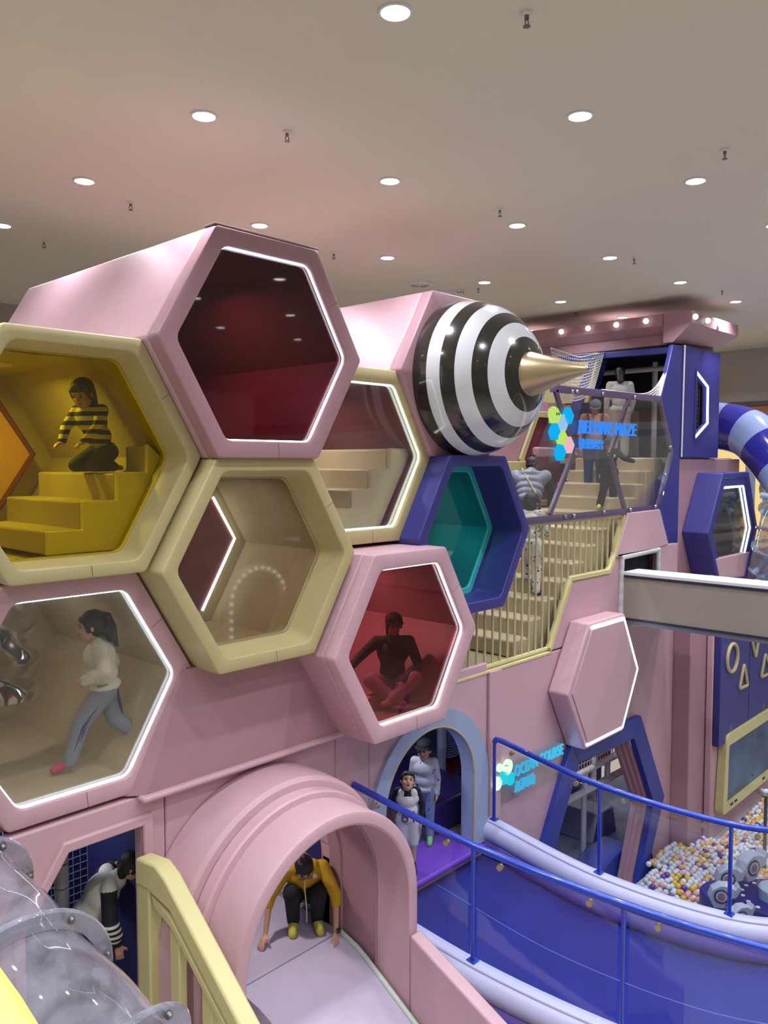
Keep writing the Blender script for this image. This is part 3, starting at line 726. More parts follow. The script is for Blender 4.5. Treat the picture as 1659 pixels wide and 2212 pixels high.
t = thing('padded_bench', 'deep blue padded ramp beside the children in the arch', 'soft play block', (7.6, 7.4, 2.2))
obj('block', G().ext([(7.45, 6.3, 2.22), (7.45, 7.9, 2.22), (7.45, 7.9, 2.72), (7.45, 6.3, 2.6)], (1.1, 0, 0)), M['indigo'], t, bevel=.03)
obj('block_side', G().ext([(5.6, 7.3, 2.22), (7.4, 7.3, 2.22), (7.4, 7.3, 2.6), (5.6, 7.3, 2.85)], (0, .5, 0)), M['indigo'], t, bevel=.03)
def rope_disc(c, ax, r, m, label):
    t = thing('woven_disc', label, 'woven net disc', c, 'coloured woven discs inside the arch')
    g = G(); u = Vector(ax).normalized()
    a = u.cross(Vector((0, 0, 1))).normalized(); b = u.cross(a)
    k = 0; rr = r
    while rr > .03:
        g.tube([Vector(c) + (a * math.cos(2 * math.pi * q / 28) + b * math.sin(2 * math.pi * q / 28)) * rr for q in range(28)], .018, 6, closed=True); rr -= .036
    obj('cord', g, m, t, smooth=True)
M['crimson'] = mat('crimson_cord', (150, 36, 60), .7); M['navycord'] = mat('navy_cord', (44, 56, 110), .7); M['greycord'] = mat('grey_cord', (140, 146, 170), .7)
rope_disc(P(988, 1668, y=7.7), (-.2, -1, .25), .46, M['crimson'], 'crimson woven disc at the right inside the grey arch')
rope_disc(P(965, 1575, y=7.7), (-.1, -1, .35), .42, M['navycord'], 'navy woven disc at the top inside the grey arch')
rope_disc(P(858, 1662, y=7.7), (-.1, -1, .2), .24, M['crimson'], 'small crimson woven disc at the left inside the grey arch')
rope_disc(P(1012, 1618, y=7.6), (-.1, -1, .3), .22, M['greycord'], 'grey woven disc beside the post inside the grey arch')
t = thing('padded_post', 'grey-blue foam wrapped post inside the grey arch', 'post', (7.95, 7.05, 2.2))
obj('sleeve', G().lathe([(.062, 0), (.062, .7), (.066, .71), (.062, .72), (.062, 1.9)], (P(953, 1700, y=7.0).x, 7.0, 2.22), (0, 0, 1), 18), M['greyblue'], t, smooth=True)

def room_fill(x, y, z, wt, label, col=(1, .95, .9)):  # invented fill light that brightens a room behind the facade
    t = thing('interior_fill', label, 'lamp', (x, y, z))
    obj('fill_housing', G().lathe([(.09, .03), (.09, 0), (.0005, 0)], (x, y, z), (0, 0, 1), 20), M['white'], t, smooth=True)
    la = bpy.data.lights.new('room_fill', 'AREA'); la.shape = 'DISK'; la.size = .16; la.energy = wt; la.color = col; la.spread = math.radians(170)
    lo = bpy.data.objects.new('lamp', la); C.objects.link(lo); lo.parent = t; lo.location = (0, 0, -.02)
room_fill(6.9, 6.5, 4.08, 11, 'added fill light under the deck above the two children in the arch', (.8, .85, 1))
room_fill(4.5, 6.3, 4.08, 15, 'added fill light under the deck above the crouching woman')
room_fill(2.9, 6.9, 4.08, 9, 'added fill light under the deck behind the net window', (.85, .88, 1))
room_fill(11.4, 6.5, 4.08, 30, 'added fill light under the deck inside the blue hexagon doorway', (.8, .85, 1))
# ------------------------------------------------------------------ ramp with curbs and glass rails
zc = lambda y: 2.45 - .135 * (5.75 - y)
def onramp(px, py, dz=0):
    z = 2.3
    for _ in range(20):
        p = P(px, py, z=z); z = zc(p.y) + dz
    return P(px, py, z=z)
far_b = [onramp(1067, 1770), onramp(1293, 1885), onramp(1575, 1975)]
near_b = [onramp(1021, 2075), onramp(1343, 2225)]
f0 = far_b[0]
far_pts = [Vector((f0.x - .02, 5.84, 0)), f0, far_b[1], far_b[2], Vector((9.3, 2.35, 0)), Vector((10.4, 1.55, 0))]
near_pts = [Vector((near_b[0].x - .10, 5.84, 0)), near_b[0], near_b[1], Vector((near_b[1].x + .5, 1.85, 0)), Vector((near_b[1].x + 1.3, .7, 0))]
far_c = catmull([Vector((p.x, p.y, 0)) for p in far_pts], 8); near_c = catmull([Vector((p.x, p.y, 0)) for p in near_pts], 8)
zd = lambda y: zc(y) - .44
n_ = min(len(far_c), len(near_c))
def resamp(c, n):
    L = [0]
    for a, b in zip(c, c[1:]): L.append(L[-1] + (b - a).length)
    out = []
    for i in range(n):
        s_ = L[-1] * i / (n - 1); k = max(j for j in range(len(L)) if L[j] <= s_ + 1e-9); k = min(k, len(c) - 2)
        out.append(c[k].lerp(c[k + 1], (s_ - L[k]) / (L[k + 1] - L[k])))
    return out
fa, na = resamp(far_c, 30), resamp(near_c, 30)
g = G()
ls = []
for a, b in zip(na, fa):
    ls.append([Vector((a.x, a.y, zd(a.y))), Vector((b.x, b.y, zd(b.y))), Vector((b.x, b.y, zd(b.y) - .12)), Vector((a.x, a.y, zd(a.y) - .12))])
struct('floor_ramp', g.loft(ls, True, True, True), M['carpet'])
# seam lines of the carpet
g = G(); g.tube([Vector((n.x + (f.x - n.x) * .55, n.y + (f.y - n.y) * .55, zd(n.y + (f.y - n.y) * .55) + .0005)) for n, f in zip(na, fa)], .006, 4)
struct('floor_ramp_seam', g, mat('carpet_seam', (90, 110, 200), .8))
def curb(label, pts):
    t = thing('curved_curb', label, 'padded curb', (pts[1].x, pts[1].y, zc(pts[1].y)), 'padded curbs of the blue ramp')
    lift = lambda dz: [Vector((p.x, p.y, zc(p.y) + dz)) for p in pts]
    def sweep(w, z0, z1):
        l = []
        for i, p in enumerate(pts):
            d = (pts[min(i + 1, len(pts) - 1)] - pts[max(i - 1, 0)]).normalized(); s_ = Vector((-d.y, d.x, 0))
            l.append([p + s_ * w + Vector((0, 0, zc(p.y) + z1)), p - s_ * w + Vector((0, 0, zc(p.y) + z1)), p - s_ * w + Vector((0, 0, zc(p.y) + z0)), p + s_ * w + Vector((0, 0, zc(p.y) + z0))])
        return G().loft(l, True, True, True)
    obj('top_strip', sweep(.065, -.05, 0), M['lavender'], t, bevel=.015)
    obj('upper_roll', G().tube(lift(-.15), .135, 18), M['lavender'], t, smooth=True)
    obj('lower_roll', G().tube(lift(-.345), .128, 18), M['violet'], t, smooth=True)
    l = []
    for i, p in enumerate(pts):
        d = (pts[min(i + 1, len(pts) - 1)] - pts[max(i - 1, 0)]).normalized(); s_ = Vector((-d.y, d.x, 0)); zz = zc(p.y) - .40
        l.append([Vector((p.x, p.y, zz)) + s_ * .06, Vector((p.x, p.y, zz)) - s_ * .06, Vector((p.x, p.y, 0)) - s_ * .06, Vector((p.x, p.y, 0)) + s_ * .06])
    obj('skirt', G().loft(l, True, True, True), M['darkblue'], t)
curb('lavender padded curb along the ball pit side of the ramp', fa)
curb('lavender padded curb along the slide side of the ramp', na)
def railing(label, pts, posts, hh, wall_end):
    t = thing('glass_railing', label, 'railing', (pts[1].x, pts[1].y, zc(pts[1].y)), 'blue railings of the ramp')
    top = [Vector((p.x, p.y, zc(p.y) + hh(p.y))) for p in pts]
    if wall_end:
        pl = top[1:]; p0 = posts[0]; e = Vector((p0.x, p0.y, zc(p0.y)))
        tp = [Vector((p0.x, p0.y, zc(p0.y) + hh(p0.y) - .06)), Vector((p0.x + .005, p0.y - .02, zc(p0.y) + hh(p0.y) - .015))]
        rest = [q for q in top if q.y < p0.y - .1]
        obj('handrail', G().tube(tp + rest, .034, 14), M['railblue'], t, smooth=True)
    else:
        obj('handrail', G().tube(top, .034, 14), M['railblue'], t, smooth=True)
    for p in posts:
        g = G().tube([Vector((p.x, p.y, zc(p.y))), Vector((p.x, p.y, zc(p.y) + hh(p.y) - .01))], .022, 12)
        g.box((p.x - .045, p.y - .045, zc(p.y)), (p.x + .045, p.y + .045, zc(p.y) + .012))
        obj('post', g, M['railblue'], t, smooth=True)
    spans = [(posts[i].y, posts[i + 1].y) for i in range(len(posts) - 1)] + [(posts[-1].y, -9)]
    if not wall_end: spans = [(5.8, posts[0].y)] + spans
    for ya, yb in spans:
        sp = [q for q in pts if yb + .03 < q.y < ya - .03]
        if len(sp) < 2: continue
        g = G(); l = []
        for i, q in enumerate(sp):
            d = (sp[min(i + 1, len(sp) - 1)] - sp[max(i - 1, 0)]).normalized(); s_ = Vector((-d.y, d.x, 0)) * .005
            z0, z1 = zc(q.y) + .015, zc(q.y) + hh(q.y) - .06
            l.append([Vector((q.x, q.y, z1)) + s_, Vector((q.x, q.y, z1)) - s_, Vector((q.x, q.y, z0)) - s_, Vector((q.x, q.y, z0)) + s_])
        obj('glass_panel', g.loft(l, True, True, True), G_RAIL, t)
        for q in (sp[min(10, len(sp) - 1)], sp[-min(11, len(sp))]):
            c = Vector((q.x - .01, q.y, zc(q.y) + hh(q.y) - .085))
            obj('glass_clip', G().lathe([(.0005, .03), (.026, .028), (.028, .0), (.028, -.02), (.0005, -.022)], c, (-1, -.2, 0), 16), M['gold'], t, smooth=True)
fpts = resamp(far_c, 240); npts = resamp(near_c, 240)
railing('blue railing with glass on the ball pit side, starting at the ocean sign', fpts, [far_b[0], far_b[1], far_b[2]], lambda y: 1.03 - .02 * (5.8 - y), True)
railing('blue railing with glass in front, crossing the lower right', npts, near_b, lambda y: 1.09, False)
# ------------------------------------------------------------------ stairs behind the balusters
rear = 8.05
struct('wall_rear_stairs', G().box((8.1, rear, 4.2), (13.5, rear + .08, 7.95)), M['pinkdeep'])
struct('floor_stair_deck', G().box((7.0, 6.0, 4.14), (13.4, 8.6, 4.26)), M['beige'])
def flight(label, x0, z0, run, rise, n, ya, yb, zb):
    t = thing('padded_stairs', label, 'stairs', (x0, ya, zb))
    for k in range(n):
        obj('step', G().box((x0 + k * run + .0, ya + .04, zb), (x0 + (k + 1) * run + .03, yb, z0 + (k + 1) * rise)), M['beige'], t, bevel=.03, bseg=3)
        g = G()
        q = 3 if n > 5 else 1
        for j in range(q):
            g.box((x0 + (k + j / q) * run + .004, ya, zb), (x0 + (k + (j + 1) / q) * run - .004, ya + .07, z0 + (k + 1) * rise - .012))
        obj('side_pleats', g, M['beige'], t, bevel=.015)
    return t
flight('beige padded flight of steps behind the yellow balusters', 8.92, 4.27, .372, .226, 8, 6.06, 7.55, 4.27)
flight('upper beige padded steps behind the glass sign panel', 12.1, 6.08, .30, .215, 4, 6.06, 7.55, 4.27)
struct('floor_landing_top', G().box((11.9, 6.05, 5.9), (12.1, 8.0, 6.08)), M['beige'])
struct('floor_tower', G().box((13.3, 5.98, 6.84), (16.2, 8.4, 6.94)), M['beige'])
t = thing('handrail', 'lilac padded beam behind the top of the upper steps', 'beam', (12.9, 7.6, 6.9))
obj('pad', G().box((11.9, 7.62, 6.95), (13.45, 7.74, 7.12)), M['pinkdeep'], t, bevel=.03)
t = thing('hexagon_niche', 'maroon hexagon niche with cream frame on the wall behind the stairs', 'wall niche', (11.9, rear - .05, 5.9))
obj('frame', G().holes([onY(hexpts(12.95, 6.92, 1.02, 1.7), rear - .06), onY(hexpts(12.95, 6.92, 1.02, 1.7, .87), rear - .06)], (0, .05, 0)), M['cream'], t, bevel=.01)
obj('recess', G().ext(onY(hexpts(12.95, 6.92, 1.02, 1.7, .88), rear - .02), (0, .01, 0)), M['maroon'], t)
t = thing('wall_beam', 'cream padded beam on the wall behind the grey vest', 'beam', (10.5, 7.95, 6.7))
obj('pad', G().box((8.2, 7.93, 6.62), (12.2, 8.04, 6.88)), M['cream'], t, bevel=.02)
obj('dark_board', G().box((8.2, 7.99, 5.2), (11.9, 8.04, 6.6)), M['dark'], t)  # plain dark board on the rear wall below the beam

# balustrade
t = thing('balustrade', 'pale yellow metal balusters in front of the beige stairs', 'balustrade', (9.5, 5.9, 4.28))
BL = [(7.2, 4.33), (9.50, 4.33), (10.03, 5.24), (11.12, 5.24), (11.30, 5.45), (11.57, 6.05)]
def blz(x):
    for (a, za), (b, zb) in zip(BL, BL[1:]):
        if x <= b: return za + (zb - za) * (x - a) / (b - a)
    return 6.05
obj('top_rail', G().box((8.50, 5.87, 6.02), (11.62, 5.93, 6.085)), M['yellowrail'], t, bevel=.008)
obj('bottom_rail', G().tube([Vector((a, 5.90, b)) for a, b in BL], .032, 8), M['yellowrail'], t, smooth=True)
obj('base_strip', G().box((7.2, 5.84, 4.262), (9.52, 5.97, 4.30)), M['yellowcream'], t, bevel=.008)
x = 7.42
def gz(x): return 5.10 if x < 7.99 else (5.10 + (x - 7.99) / .525 * .9 if x < 8.52 else 6.03)
while x < 11.5:
    obj('baluster', G().tube([Vector((x, 5.90, blz(x))), Vector((x, 5.90, min(6.03, gz(x))))], .016, 8), M['yellowrail'], t, smooth=True); x += .162
obj('edge_strip', G().ext([(a - .0, 5.83, b - .035) for a, b in BL[1:]] + [(a - .03, 5.83, b + .02) for a, b in BL[1:]][::-1], (0, .05, 0)), M['yellowcream'], t)

# glass panel with the beehive sign
t = thing('glass_screen', 'transparent hexagonal screen with purple bars above the balusters', 'glass screen', (11, 5.84, 6.08))
GP = [(8.55, 6.10), (12.70, 6.13), (13.18, 7.03), (12.70, 7.86), (9.60, 7.86), (9.05, 7.0)]
obj('pane', G().ext(onY(GP, 5.80), (0, .01, 0)), G_CLEAR, t)
def bar(name, a, b, w=.05, y=5.83, m=M['purplebar'], par=t, d=.05):
    a = Vector((a[0], y, a[1])); b = Vector((b[0], y, b[1])); n = (b - a).normalized().cross(Vector((0, 1, 0))) * w / 2
    obj(name, G().ext([a + n, b + n, b - n, a - n], (0, d, 0)), m, par, bevel=.006)
p_ = lambda px, py: (lambda v: (v.x, v.z))(P(px, py, y=5.83))
bar('bottom_bar', (8.55, 6.10), (12.72, 6.12), .09)
bar('top_bar', (9.45, 7.84), (12.72, 7.88), .10)
bar('side_bar', (12.70, 7.88), (13.18, 7.03), .07); bar('side_bar', (13.18, 7.03), (12.70, 6.12), .07)
bar('brace', p_(1190, 1112), p_(1242, 978), .07); bar('brace', p_(1242, 978), p_(1203, 842), .07)
bar('brace', p_(1361, 862), p_(1320, 981), .07); bar('brace', p_(1320, 981), p_(1352, 1100), .07)
for px, py in [(1222, 1116), (1240, 1114), (1305, 1106), (1362, 1101), (1416, 1094), (1225, 1037), (1243, 979), (1326, 985), (1448, 966), (1437, 1026), (1302, 851), (1246, 846), (1236, 846), (1371, 858)]:
    c = P(px, py, y=5.80)
    obj('bolt_cap', G().sph(c, .028, 12, 8), M['chrome'], t, smooth=True)

def flat_text(s, x0, x1, z0, z1, y, m, name, par, depth=.03):
    cu = bpy.data.curves.new(name, 'FONT'); cu.body = s; cu.extrude = depth / 2; cu.size = 1; cu.offset = 0
    to = bpy.data.objects.new(name, cu); C.objects.link(to)
    dg = bpy.context.evaluated_depsgraph_get(); me = bpy.data.meshes.new_from_object(to.evaluated_get(dg))
    bpy.data.objects.remove(to)
    co = np.zeros(len(me.vertices) * 3); me.vertices.foreach_get('co', co); co = co.reshape(-1, 3)
    mn, mx = co.min(0), co.max(0)
    out = np.zeros_like(co)
    out[:, 0] = x0 + (co[:, 0] - mn[0]) / (mx[0] - mn[0]) * (x1 - x0)
    out[:, 2] = z0 + (co[:, 1] - mn[1]) / (mx[1] - mn[1]) * (z1 - z0)
    out[:, 1] = y - (co[:, 2] - mn[2])
    me.vertices.foreach_set('co', out.ravel()); me.materials.clear(); me.materials.append(m); me.name = name
    o = bpy.data.objects.new(name, me); C.objects.link(o)
    if par is not None: o.parent = par; o.matrix_parent_inverse = T0(par)
    return o
def hexbadge(name, pts, y, m, par, d=.05):
    poly = [P(a, b, y=y) for a, b in pts]
    o = obj(name, G().ext(poly, (0, d, 0)), m, par, bevel=.006)
    return o
sl = P(1250, 912, y=5.74); sr = P(1372, 912, y=5.74)
t = thing('beehive_sign', 'lit blue BEEHIVE MAZE sign with hexagon emblem on the glass screen', 'sign', (10.2, 5.74, 6.3))
zt = P(1290, 910, y=5.74).z; zb = P(1290, 938, y=5.74).z
flat_text('BEEHIVE MAZE', sl.x, sr.x, zb, zt, 5.74, M['signblue'], 'english_lettering', t)
zt = P(1275, 948, y=5.74).z; zb = P(1275, 970, y=5.74).z
flat_text('蜂巢迷宫', sl.x, P(1300, 960, y=5.74).x, zb, zt, 5.74, M['signblue'], 'chinese_lettering', t)
E_ = {n: emis('emblem_' + n, c, 1.0) for n, c in dict(lime=(190, 226, 110), cyan=(20, 176, 240), pale=(150, 194, 236), pink=(240, 180, 196)).items()}
def hx(cx, cy, w, h): return [(cx - w * .28, cy - h), (cx + w * .28, cy - h), (cx + w, cy), (cx + w * .45, cy + h), (cx - w * .45, cy + h), (cx - w, cy)]
hexbadge('emblem_hexagon', [(1191, 884), (1199, 877), (1206, 882), (1213, 897), (1207, 914), (1194, 914), (1190, 896)], 5.735, E_['lime'], t)
for cx, cy, mm in [(1230, 898, 'cyan'), (1218, 913, 'pale'), (1201, 932, 'cyan'), (1216, 944, 'lime'), (1231, 961, 'pink'), (1213, 977, 'cyan')]:
    hexbadge('emblem_hexagon', hx(cx, cy, 11, 18), 5.735, E_[mm], t)
for px in (1203, 1207.5):
    c = P(px, 894, y=5.73); obj('eye_dot', G().sph(c, (.012, .006, .022), 10, 8), M['dark'], t, smooth=True)
obj('mount_plate', G().ext([P(1185, 872, y=5.785), P(1380, 890, y=5.785), P(1380, 985, y=5.785), P(1185, 1000, y=5.785)], (0, .006, 0)), G_CLEAR, t)

# ocean course sign
t = thing('ocean_sign', 'lit turquoise OCEAN COURSE sign with bubble emblem on the pink wall', 'sign', (9.1, 5.8, 2.6))
y = 5.80
M['signteal'] = emis('sign_teal', (70, 190, 235), 1.0)
flat_text('OCEAN COURSE', P(1111, 1640, y=y).x, P(1214, 1600, y=y).x, 2.83, 2.975, y, M['signteal'], 'english_lettering', t)
flat_text('海洋球池', P(1111, 1640, y=y).x, P(1153, 1650, y=y).x, 2.62, 2.77, y, M['signteal'], 'chinese_lettering', t)
wv = emis('bubble_white', (236, 255, 226), 1.2); cv = emis('bubble_cyan', (30, 214, 232), 1.1)
for px, py, r, mm in [(1077, 1658, .052, wv), (1094, 1656, .098, wv), (1085, 1680, .085, cv), (1100, 1681, .085, cv), (1072, 1692, .085, wv)]:
    c = P(px, py, y=y); obj('bubble', G().lathe([(.0005, -.03), (r, -.03), (r, .0)], c, (0, 1, 0), 28), mm, t)
    mm = mm
for px in (1092, 1096): obj('eye_dot', G().sph(P(px, 1654, y=5.765), (.007, .005, .01), 8, 6), M['dark'], t)
obj('backing_plate', G().box((8.25, 5.825, 2.52), (9.95, 5.835, 3.03)), G_CLEAR, t)
gl = bpy.data.lights.new('sign_glow', 'AREA'); gl.shape = 'RECTANGLE'; gl.size = 1.5; gl.size_y = .3; gl.energy = 5; gl.color = (.25, .5, 1)
go = bpy.data.objects.new('sign_glow', gl); C.objects.link(go); go.parent = t; go.location = (0, -.02, .15); go.rotation_euler = (math.radians(-90), 0, 0)

# ------------------------------------------------------------------ tower
tx = 13.42
t = thing('blue_tower', 'deep blue tower block with hexagon cut corner right of the glass screen', 'play tower', (14.3, 5.85, 6.93))
obj('corner_panel', G().ext(onY([(13.16, 8.80), (13.53, 8.82), (13.50, 5.5), (13.06, 5.5), (12.74, 6.12), (13.22, 7.03), (12.74, 7.88)], 5.84), (0, .08, 0)), M['blue'], t, bevel=.015)
o_ = [(13.58, 8.84), (15.12, 8.84), (15.12, 6.94), (13.54, 6.94)]
hw = [(P(a, b, y=5.85).x, P(a, b, y=5.85).z) for a, b in [(1501, 801), (1527, 835), (1526, 915), (1497, 948)]]
i_ = [hw[0], hw[1], hw[2], hw[3]]
obj('front_panel', G().holes([onY(o_, 5.82), onY(i_, 5.82)], (0, .12, 0)), M['blue'], t, bevel=.015)
obj('right_side', G().box((15.02, 5.94, 6.94), (15.12, 8.4, 8.84)), M['blue'], t)
obj('lace', G().tube([Vector((13.555, 5.815, 8.83)), Vector((13.515, 5.815, 6.95))], .014, 6), M['net'], t)
k = [(a[0], a[1]) for a in i_]
cx_ = sum(a[0] for a in k) / 4; cz_ = sum(a[1] for a in k) / 4
obj('window_rim', G().holes([onY([(cx_ + (a - cx_) * 1.16, cz_ + (b - cz_) * 1.07) for a, b in k], 5.80), onY(k, 5.80)], (0, .03, 0)), M['blue'], t, bevel=.008)
ks = [(cx_ + (a - cx_) * .96, cz_ + (b - cz_) * .97) for a, b in k]
obj('led_strip', G().tube([Vector((a, 5.83, b)) for a, b in ks], .018, 8), M['led'], t, smooth=True)
def netgrid(name, P00, P10, P11, P01, nu, nv, m, par, r=.006, sag=0):
    g = G()
    def S(u, v):
        p = P00.lerp(P10, u).lerp(P01.lerp(P11, u), v)
        return p + Vector((0, 0, -sag * 4 * u * (1 - u)))
    for i in range(nu + 1): g.tube([S(i / nu, j / max(1, nv)) for j in range(nv + 1)], r, 4)
    for j in range(nv + 1): g.tube([S(i / nu, j / nv) for i in range(nu + 1)], r, 4)
    return obj(name, g, m, par)
# inner room behind the x-facing opening
OPN = [(7.50, 8.12), (7.32, 8.80), (5.98, 8.76), (5.98, 6.95), (7.9, 6.95)]
obj('opening_lintel', G().ext([(13.40, 5.92, 8.70), (13.40, 8.6, 8.74), (13.40, 8.6, 8.84), (13.40, 5.92, 8.80)], (.12, 0, 0)), M['blue'], t, bevel=.01)
obj('opening_jamb', G().ext([(13.41, 7.42, 8.74), (13.41, 7.95, 6.95), (13.41, 8.35, 6.95), (13.41, 7.50, 8.74)], (.5, 0, 0)), M['blue'], t, bevel=.01)
obj('rear_wall', G().box((15.0, 5.95, 6.95), (15.02, 8.4, 8.8)), M['dark'], t)
obj('ceiling_panel', G().box((13.5, 5.95, 8.82), (15.1, 8.4, 8.86)), M['dark'], t)
obj('side_wall', G().box((13.5, 8.36, 6.95), (15.1, 8.42, 8.8)), M['darkblue'], t)
obj('inner_pipe', G().tube([Vector((14.2, 7.9, 8.55)), Vector((14.6, 6.0, 8.6))], .05, 10), M['whitepad'], t, smooth=True)
obj('inner_post', G().tube([Vector((14.45, 6.75, 6.95)), Vector((14.45, 6.75, 8.7))], .05, 10), M['whitepad'], t, smooth=True)
netgrid('inner_net', Vector((13.9, 6.1, 7.2)), Vector((14.9, 6.1, 7.2)), Vector((14.9, 6.1, 8.5)), Vector((13.9, 6.1, 8.5)), 12, 16, M['net'], t)
# cream board behind the net
t = thing('cream_board', 'cream padded board left of the tower opening, behind the white net', 'padded board', (13.6, 8, 8.1))
obj('board', G().ext([(13.45, 7.36, 8.84), (13.45, 8.9, 8.86), (13.45, 8.9, 7.95), (13.45, 7.55, 7.95)], (.08, 0, 0)), M['cream'], t, bevel=.01)
obj('lower_board', G().box((13.47, 7.9, 6.95), (13.55, 9.3, 7.93)), M['pinkdeep'], t)
# white net slung over the stair well
t = thing('safety_net', 'white knotted safety net slung from the tower over the glass screen', 'net', (12, 5.9, 7.9))
A_, B_ = P(1300, 842, y=5.86), P(1424, 864, y=5.86)
TOP = P(1456, 752, y=5.86)
def edge(u):   # lower sagging hem from the left to the tower corner
    pts = [P(1300, 842, y=5.9), P(1345, 848, y=5.9), P(1390, 851, y=5.9), P(1415, 838, y=5.9), P(1435, 805, y=5.9), P(1457, 752, y=5.9)]
    c = catmull(pts, 6); k = u * (len(c) - 1); i = min(int(k), len(c) - 2); return c[i].lerp(c[i + 1], k - i)
def low(u):
    pts = [P(1300, 846, y=5.86), P(1350, 853, y=5.86), P(1398, 864, y=5.86), P(1422, 862, y=5.86), P(1437, 812, y=5.86), P(1459, 752, y=5.86)]
    c = catmull(pts, 6); k = u * (len(c) - 1); i = min(int(k), len(c) - 2); return c[i].lerp(c[i + 1], k - i)
g = G()
for v in range(6): g.tube([edge(i / 40).lerp(low(i / 40), v / 5) for i in range(41)], .008 if v not in (0, 5) else .013, 5)
for i in range(48):
    u = i / 47; g.tube([edge(u), low(min(1, u + .02))], .007, 4)
obj('front_mesh', g, M['net'], t)
# net in front of the cream board
Q = [P(1190, 752, y=7.2), P(1305, 762, x=13.40), P(1283, 842, x=13.38), P(1215, 862, y=7.2)]
netgrid('rear_mesh', Q[0], Q[1], Q[2], Q[3], 26, 14, M['net'], t, .006, .10)
obj('hem_rope', G().tube([Q[0], (Q[0] + Q[1]) / 2 + Vector((0, 0, -.12)), Q[1]], .014, 6), M['net'], t)

# cornice with bulbs
t = thing('roof_cornice', 'dusty pink stepped roof cornice with round bulbs, top of the tower', 'cornice', (14.2, 7, 8.86))
obj('lower_course', G().box((13.52, 5.98, 8.86), (15.2, 9.9, 9.14)), M['pinkdeep'], t, bevel=.01)
obj('upper_course', G().ext([(13.36, 6.12, 9.36), (13.36, 6.12, 9.17), (13.50, 6.12, 9.04), (15.2, 6.12, 9.04), (15.2, 6.12, 9.36)], (0, 3.8, 0)), M['pinkdeep'], t, bevel=.01)
obj('corner_cap', G().add([(13.34, 6.10, 9.36), (13.34, 5.62, 9.36), (15.4, 5.62, 9.36), (15.4, 6.10, 9.36),
                           (13.34, 6.10, 8.87), (13.34, 5.93, 8.87), (13.34, 5.62, 9.16), (15.4, 5.62, 9.16), (15.18, 5.86, 8.95), (13.60, 5.93, 8.87), (13.6, 6.10, 8.87), (15.2, 6.1, 8.95), (15.4, 6.1, 9.16), (13.62, 5.70, 9.05)],
                          [(0, 1, 2, 3), (0, 4, 5, 6, 1), (1, 6, 7, 2), (5, 9, 8, 7, 6), (4, 10, 9, 5), (2, 7, 12, 3), (7, 8, 11, 12), (10, 11, 8, 9)]), M['pinkdeep'], t)
def bulb(c, ax):
    g = G().lathe([(.05, .005), (.05, -.008), (.044, -.012)], c, ax, 20)
    s_ = obj('socket', g, M['white'], t, smooth=True)
    obj('bulb', G().sph(Vector(c) + Vector(ax).normalized() * .03, .045, 18, 12), M['bulb'], s_, smooth=True)
for yy in (6.41, 6.96, 7.51, 8.06): bulb((13.355, yy, 9.27), (-1, 0, 0))
for bx_ in (1499, 1526, 1553): bulb((P(bx_, 700, y=5.61).x, 5.615, 9.255), (0, -1, 0))
# pink pier and blue box window K
struct('pillar_tower', G().box((13.46, 5.86, 4.2), (15.06, 8.3, 6.925)), M['pinkdeep'], bevel=.015)
struct('pillar_tower_right', G().box((15.08, 5.87, 4.2), (16.34, 8.3, 6.925)), M['pinkdeep'], bevel=.015)
def boxwin(name, label, pts, y, back, mf, kin, led, fill, parts, cat):
    F = [P(a, b, y=y) for a, b in pts]; c = sum(F, Vector()) / len(F)
    t = thing(name, label, cat, (c.x, y, min(p.z for p in F)))
    obj('body', G().ext(F, (0, back - y, 0)), mf, t, bevel=.025, bseg=3) if not parts else None
    return t, F, c
Kp = [(1563, 1022), (1618, 1019), (1637, 1140), (1612, 1256), (1552, 1262), (1530, 1153)]
F = [P(a, b, y=5.40) for a, b in Kp]; c = sum(F, Vector()) / 6
sc_ = lambda k, y: [Vector((c.x + (p.x - c.x) * k, y, c.z + (p.z - c.z) * k)) for p in F]
t = thing('hexagon_bay', 'blue hexagon bay window with grey view and white light on the pink pier', 'bay window', (c.x, 5.4, 4.86))
obj('body', G().holes([sc_(1, 5.40), sc_(.90, 5.40)], (0, .46, 0)), M['blue'], t, bevel=.02, bseg=3)
obj('inner_frame', G().holes([sc_(.905, 5.43), sc_(.76, 5.43)], (0, .05, 0)), M['blue'], t, bevel=.012)
obj('window_pane', G().ext(sc_(.80, 5.47), (0, .008, 0)), G_SMOKE, t)
obj('inside_panel', G().ext(sc_(.9, 5.80), (0, .04, 0)), M['darkblue'], t)
q = sc_(.74, 5.44)
obj('led_strip', G().tube([q[0], q[1], q[2], q[3], q[4]], .016, 8), M['led'], t, smooth=True)
g = G(); M['plush'] = mat('silver_plush', (150, 156, 184), .9, bump=.8, bscale=60)
g.tube([Vector((c.x - .8, 5.68, c.z + .02)), Vector((c.x + .9, 5.68, c.z + .0))], .07, 10); g.tube([Vector((c.x - .8, 5.64, c.z - .16)), Vector((c.x + .9, 5.64, c.z - .2))], .08, 10)
obj('plush_cushions', g, M['plush'], t, smooth=True)
# pink light box J
Jp = [(1274, 1347), (1350, 1325), (1381, 1442), (1346, 1579), (1264, 1621), (1226, 1503)]
F = [P(a, b, y=5.53) for a, b in Jp]; c = sum(F, Vector()) / 6
t = thing('hexagon_light_box', 'solid pale pink hexagon box with white light outline on the ocean wall', 'wall box', (c.x, 5.53, c.z - .9))
obj('body', G().ext(sc_(1, 5.53), (0, .31, 0)), M['pink'], t, bevel=.03, bseg=3)
obj('face_panel', G().ext(sc_(.90, 5.515), (0, .02, 0)), M['pink'], t, bevel=.008)
q = sc_(.925, 5.522)
obj('led_strip', G().tube([q[0], q[1], q[2], q[3], q[4]], .014, 8), M['led'], t, smooth=True)

